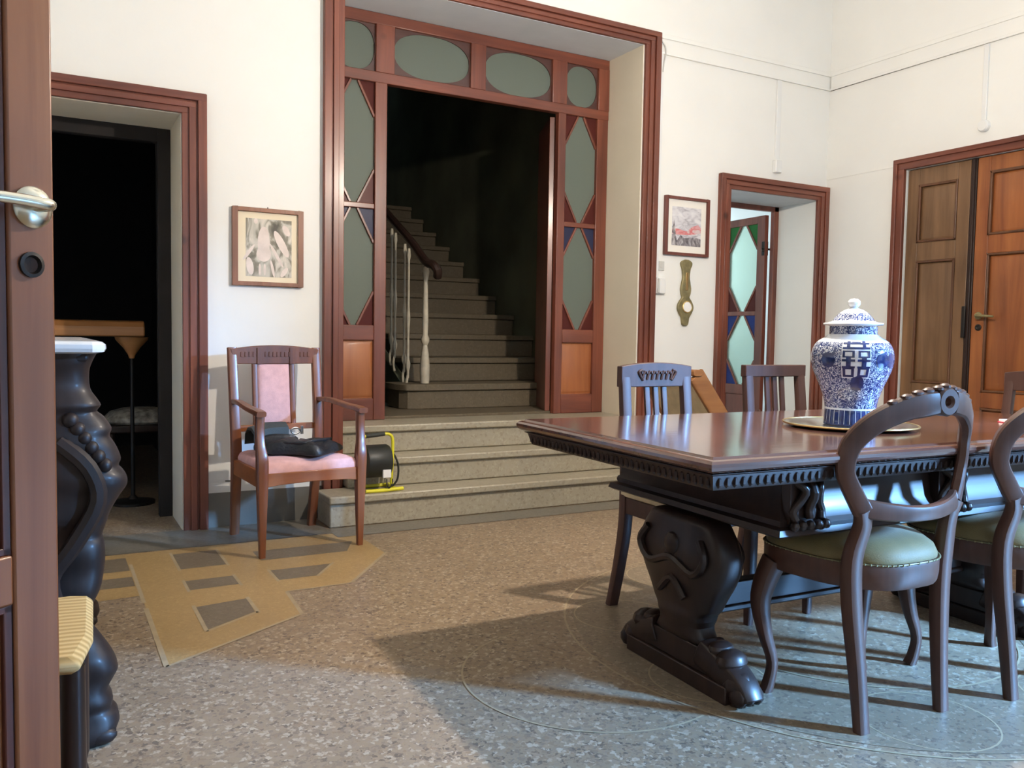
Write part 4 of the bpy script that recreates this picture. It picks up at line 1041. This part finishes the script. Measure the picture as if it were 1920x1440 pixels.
for i, z in ((.012, .442), (0, .452), (.0, .462), (.012, .472), (.05, .474)):
    rg.append([Vector(v) for v in ((-.30+i, 1.56+i, z), (.040-i, 1.50+i, z), (.064-i, 1.62, z), (.074-i, 1.85, z), (.045-i, 1.875-i, z), (-.30+i, 1.875-i, z))])
s.rings(rg); L(s, 'rush_seat', M['rush'], rc, .004)
for x, y in ((.030, 1.545), (.045, 1.845), (-.27, 1.59), (-.27, 1.845)):
    s = MB(); s.lathe([(.013, 0), (.016, .05), (.019, .12), (.014, .14), (.019, .16), (.020, .30), (.019, .445)], 12, (x, y, 0)); L(s, 'leg', M['walnut'], rc, 0)
for z in (.14, .27):
    s = MB(); s.tube([(.030, 1.55, z), (.045, 1.84, z)], .010, 8); s.tube([(-.27, 1.59, z), (-.27, 1.84, z)], .010, 8); s.tube([(-.27, 1.60, z-.03), (.030, 1.55, z-.03)], .009, 8); s.tube([(-.27, 1.84, z-.03), (.045, 1.84, z-.03)], .009, 8); L(s, 'stretcher', M['walnut'], rc, 0)
s = MB()
for y in (1.59, 1.845): s.tube([(-.27, y, .44), (-.30, y, .82)], .017, 10)
for z in (.60, .74): s.box(-.305+.002, -.280, 1.60, 1.835, z, z+.06)
L(s, 'chair_back', M['walnut'], rc, 0)

# ================================================================== DARK ROOM: ledge stand, chair
t = thing('lectern_stand', 'long honey wood ledge on a slim pole inside the dark left doorway', 'stand', (.36, 5.30, 0))
s = MB(); s.prism([(5.18, .965), (5.20, .965), (5.42, .985), (5.42, 1.03), (5.24, 1.055), (5.205, 1.05), (5.18, 1.02)], 'x', -.35, .485); L(s, 'ledge', M['lightwood'], t, .008)
s = MB(); s.lathe([(.014, .84), (.02, .86), (.045, .90), (.085, .945), (.09, .962)], 16, (.425, 5.30, 0)); L(s, 'bracket', M['lightwood'], t, 0)
s = MB(); s.lathe([(.12, 0), (.12, .015), (.03, .03), (.012, .05), (.010, .85)], 16, (.425, 5.30, 0)); L(s, 'pole', M['iron'], t, 0)
t = thing('bedroom_chair', 'chair with faded floral seat just inside the dark left doorway', 'chair', (.40, 5.75, 0))
s = MB(); s.rings([[Vector((.50+.20*f*math.copysign(abs(cos(a))**.8, cos(a)), 5.72+.19*f*math.copysign(abs(sin(a))**.8, sin(a)), z)) for a in [2*pi*k/20 for k in range(20)]] for f, z in ((.9, .43), (1, .445), (1, .47), (.85, .50), (.5, .52), (.05, .525))]); L(s, 'seat_cushion', M['floral'], t, 0)
s = MB(); s.box(.31, .69, 5.54, 5.90, .38, .43); L(s, 'seat_frame', M['walnut'], t, .01)
for x, y in ((.33, 5.56), (.67, 5.56), (.33, 5.88), (.67, 5.88)):
    s = MB(); s.lathe([(.012, 0), (.018, .38)], 10, (x, y, 0)); L(s, 'leg', M['walnut'], t, 0)
s = MB(); s.tube([(.70+.03*sin(a)+.02, 5.72+.17*cos(a), .70+.19*sin(a)) for a in [2*pi*k/28 for k in range(28)]], .014, 8, True)
for y in (5.62, 5.82): s.tube([(.68, y, .42), (.695, y, .54)], .013, 8)
L(s, 'oval_back', M['cream_iron'], t, 0)

# ================================================================== PICTURES, BAROMETER, FITTINGS
def picture(name, label, x0, x1, z0, z1, fw_, mf, mm, mg):
    xc, zc = (x0+x1)/2, (z0+z1)/2
    t = thing(name, label, 'picture', (xc, YB-.001, z0))
    s = MB(); y0, y1 = YB-.024, YB-.002
    for a, b, c, d in ((x0, x0+fw_, z0, z1), (x1-fw_, x1, z0, z1), (x0+fw_, x1-fw_, z0, z0+fw_*.8), (x0+fw_, x1-fw_, z1-fw_*.8, z1)): s.box(a, b, y0, y1, c, d)
    L(s, 'picture_frame', mf, t, .002)
    s = MB(); s.box(x0+fw_-.002, x1-fw_+.002, YB-.010, YB-.004, z0+fw_*.8-.002, z1-fw_*.8+.002); L(s, 'mat_board', mm, t, 0)
    return t
x0, x1, z0, z1 = .826, 1.188, 1.240, 1.637
t = picture('framed_print', 'brown framed grey wash print with cream mat on the wall above the armchair', x0, x1, z0, z1, .026, M['frame1'], M['mat'], None)
s = MB(); s.mi = 0
ax0, ax1, az0, az1 = .895, 1.128, 1.288, 1.583
s.box(ax0, ax1, YB-.0108, YB-.0100, az0, az1)
def blob(mb, cx, cz, rx, rz, mi, tilt=0, n=20, off=0):
    mb.mi = mi; y = YB-.0112-off
    mb._f([mb.bm.verts.new((cx+rx*cos(2*pi*k/n)*cos(tilt)-rz*sin(2*pi*k/n)*sin(tilt), y, cz+rx*cos(2*pi*k/n)*sin(tilt)+rz*sin(2*pi*k/n)*cos(tilt))) for k in range(n)])
# pale rounded vertical shape among dark and pale diagonals
blob(s, .985, 1.46, .031, .085, 1); blob(s, .985, 1.405, .037, .04, 1, off=.0002)
blob(s, 1.075, 1.46, .020, .075, 1, radians(28)); blob(s, 1.05, 1.40, .008, .07, 1, radians(30)); blob(s, .91, 1.41, .008, .05, 1, radians(-35)); blob(s, .915, 1.34, .018, .045, 1, radians(10))
blob(s, 1.10, 1.53, .015, .03, 1, radians(30)); blob(s, .945, 1.57, .010, .014, 1); blob(s, 1.03, 1.33, .007, .045, 1, radians(12)); blob(s, .965, 1.325, .006, .03, 1); blob(s, .99, 1.325, .006, .03, 1); blob(s, 1.09, 1.315, .012, .03, 1, radians(-35))
L(s, 'artwork', [M['art_bw'], M['art_pale']], t, 0)
s = MB(); s.tube([(1.005, YB-.012, z1), (1.005, YB-.012, z1+.007)], .003, 6); L(s, 'hanger', M['iron'], t, 0)
x0, x1, z0, z1 = 3.588, 3.972, 1.562, 1.951
t = picture('framed_landscape', 'mahogany framed misty landscape with red band, right of the large opening', x0, x1, z0, z1, .024, M['frame2'], M['matw'], None)
s = MB(); ax0, ax1, az0, az1 = 3.655, 3.905, 1.628, 1.885
s.box(ax0, ax1, YB-.0108, YB-.0100, az0, az1)
s.mi = 1; y = YB-.0112
s._f([s.bm.verts.new((a, y, b)) for a, b in ((ax0, 1.735), (3.70, 1.74), (3.78, 1.725), (3.83, 1.76), (3.88, 1.775), (ax1, 1.755), (ax1, 1.72), (3.82, 1.705), (3.75, 1.70), (ax0, 1.70))])
s.mi = 2
s._f([s.bm.verts.new((a, y-.0002, b)) for a, b in ((ax0, 1.628), (ax0, 1.70), (3.68, 1.71), (3.70, 1.66), (3.73, 1.70), (3.76, 1.68), (3.85, 1.69), (ax1, 1.68), (ax1, 1.628))])
s._f([s.bm.verts.new((a, y-.0002, b)) for a, b in ((ax0, 1.71), (3.672, 1.80), (3.68, 1.74), (3.69, 1.70))])
L(s, 'artwork', [M['art_sky'], M['art_red'], M['art_dark']], t, 0)
# barometer
t = thing('wall_barometer', 'banjo-shaped olive brass barometer hanging below the landscape picture', 'barometer', (3.785, YB-.001, 1.09))
K2 = .397/112
def bx(px): return 3.785+(px-1283)*.0043
def bz(py): return 1.092+(611-py)*.00362
R_ = [(488, 3), (492, 10), (498, 11), (506, 8), (520, 6.5), (530, 8), (542, 10), (552, 9), (558, 7), (564, 11), (572, 15), (580, 15.5), (588, 12), (596, 7.5), (604, 6.5), (609, 5), (611, 2)]
rs = smooth(R_, 3)
outl = [(bx(1283+w_), bz(y_)) for y_, w_ in rs]+[(bx(1283-w_), bz(y_)) for y_, w_ in rs[::-1]]
s = MB(); s.prism(outl, 'y', YB-.022, YB-.002); L(s, 'case', M['brass_old'], t, .004)
s = MB(); s.lathe([(.033, -.006), (.036, 0), (.033, .0), (.031, -.0), (.001, -.0)][::-1], 28, (bx(1285), YB-.0225, bz(576)), 'y'); L(s, 'dial', M['paper'], t, 0)
s = MB(); s.tube([(bx(1285)+.037*cos(2*pi*k/28), YB-.024, bz(576)+.037*sin(2*pi*k/28)) for k in range(28)], .004, 6, True); s.tube([(bx(1285)-.018, YB-.026, bz(576)-.012), (bx(1285)+.02, YB-.026, bz(576)+.014)], .0016, 5); L(s, 'bezel', M['brass'], t, 0)
s = MB(); s.box(bx(1283)-.010, bx(1283)+.010, YB-.027, YB-.022, bz(545), bz(512)); L(s, 'thermometer', M['brass'], t, .002)
# switches, conduit, entry phone
s = MB(); s.box(3.555, 3.60, YB-.010, YB-.0005, 1.455, 1.515); s.box(3.568, 3.587, YB-.013, YB-.010, 1.47, 1.50)
tag(s.build('light_switch', M['greyplastic'], bevel=.002), 'small pale switch plate beside the large opening, above the white box', 'switch')
t = thing('entry_phone', 'white wall box at the foot of the cable conduit beside the large opening', 'wall box', (3.555, YB-.001, 1.29))
s = MB(); s.box(3.525, 3.600, YB-.030, YB-.0005, 1.300, 1.405); L(s, 'box', M['whiteplastic'], t, .005)
s = MB(); s.box(3.530, 3.545, YB-.040, YB-.030, 1.305, 1.40); L(s, 'side_bracket', M['greyplastic'], t, .003)
s = MB(); s.box(3.530, 3.550, YB-.014, YB-.0005, 1.407, 2.86)
tag(s.build('cable_conduit', M['whiteplastic'], bevel=.002), 'white vertical cable conduit running down beside the large opening', 'conduit')
s = MB(); s.tube(smooth([(3.52, YB-.028, 2.93), (3.545, YB-.03, 2.90), (3.56, YB-.02, 2.86), (3.548, YB-.018, 2.80), (3.542, YB-.017, 2.74)], 4), .004, 6)
tag(s.build('loose_cable', M['greyplastic'], bevel=0), 'loose grey cable end at the top right corner of the large casing', 'cable')
t = thing('wall_conduit', 'short white conduit ending in a round fitting above the small doorway', 'conduit', (4.60, YB-.001, 2.2))
s = MB(); s.box(4.575, 4.615, YB-.016, YB-.0005, 2.29, 2.853); L(s, 'channel', M['whiteplastic'], t, .003)
s = MB(); s.box(4.562, 4.622, YB-.035, YB-.0005, 2.20, 2.29); L(s, 'junction_box', M['whiteplastic'], t, .006)
t = thing('wall_conduit', 'white conduit ending in a round fitting above the large wooden double door', 'conduit', (XR-.001, 3.265, 2.33))
s = MB(); s.box(XR-.016, XR-.0005, 3.252, 3.282, 2.385, 2.853); L(s, 'channel', M['whiteplastic'], t, .003)
s = MB(); s.lathe([(.036, 0), (.036, -.025), (.03, -.033), (.001, -.034)], 20, (XR-.0005, 3.262, 2.352), 'x'); L(s, 'junction_box', M['whiteplastic'], t, 0)
s = MB(); s.sphere((0, 0, 0), .011, 8, (1.1, .35, .9)); s.tube([(-.05, 0, .002), (-.01, 0, 0)], .003, 5)
o = s.build('door_stop_hole', M['iron'], bevel=0); o.location = (.842, YB-.004, .235)
tag(o, 'small dark hook in the wall above the skirting, left of the armchair', 'hook')

# ---- pendant lamp over the table (just above the frame)
t = thing('pendant_lamp', 'hanging lamp with glass shade over the dining table', 'lamp', (LAMP[0], LAMP[1], CZ))
s = MB(); s.tube([(LAMP[0], LAMP[1], CZ), (LAMP[0], LAMP[1], 2.46)], .006, 6); s.lathe([(.05, CZ-.03), (.055, CZ-.001)], 16, (LAMP[0], LAMP[1], 0)); L(s, 'cord', M['brass_old'], t, 0)
s = MB(); s.lathe([(.028, 2.46), (.034, 2.40), (.034, 2.34), (.024, 2.335)], 16, (LAMP[0], LAMP[1], 0)); L(s, 'socket', M['brass'], t, 0)

# ---- sub-parts
for o in list(bpy.data.objects):
    if o.parent is None and o.type == 'EMPTY':
        nest(o, rail_carving='top_rail', carved_leaf_edge='table_top', carved_bracket='apron', warning_label='drum', bezel='dial', thermometer='case', dial='case' if False else 'none',
             handle_grip='frame_tube', buckle='bag_body', strap='bag_body', side_bracket='box', rim='plate', artwork='mat_board', junction_box='channel', red_cover='none')
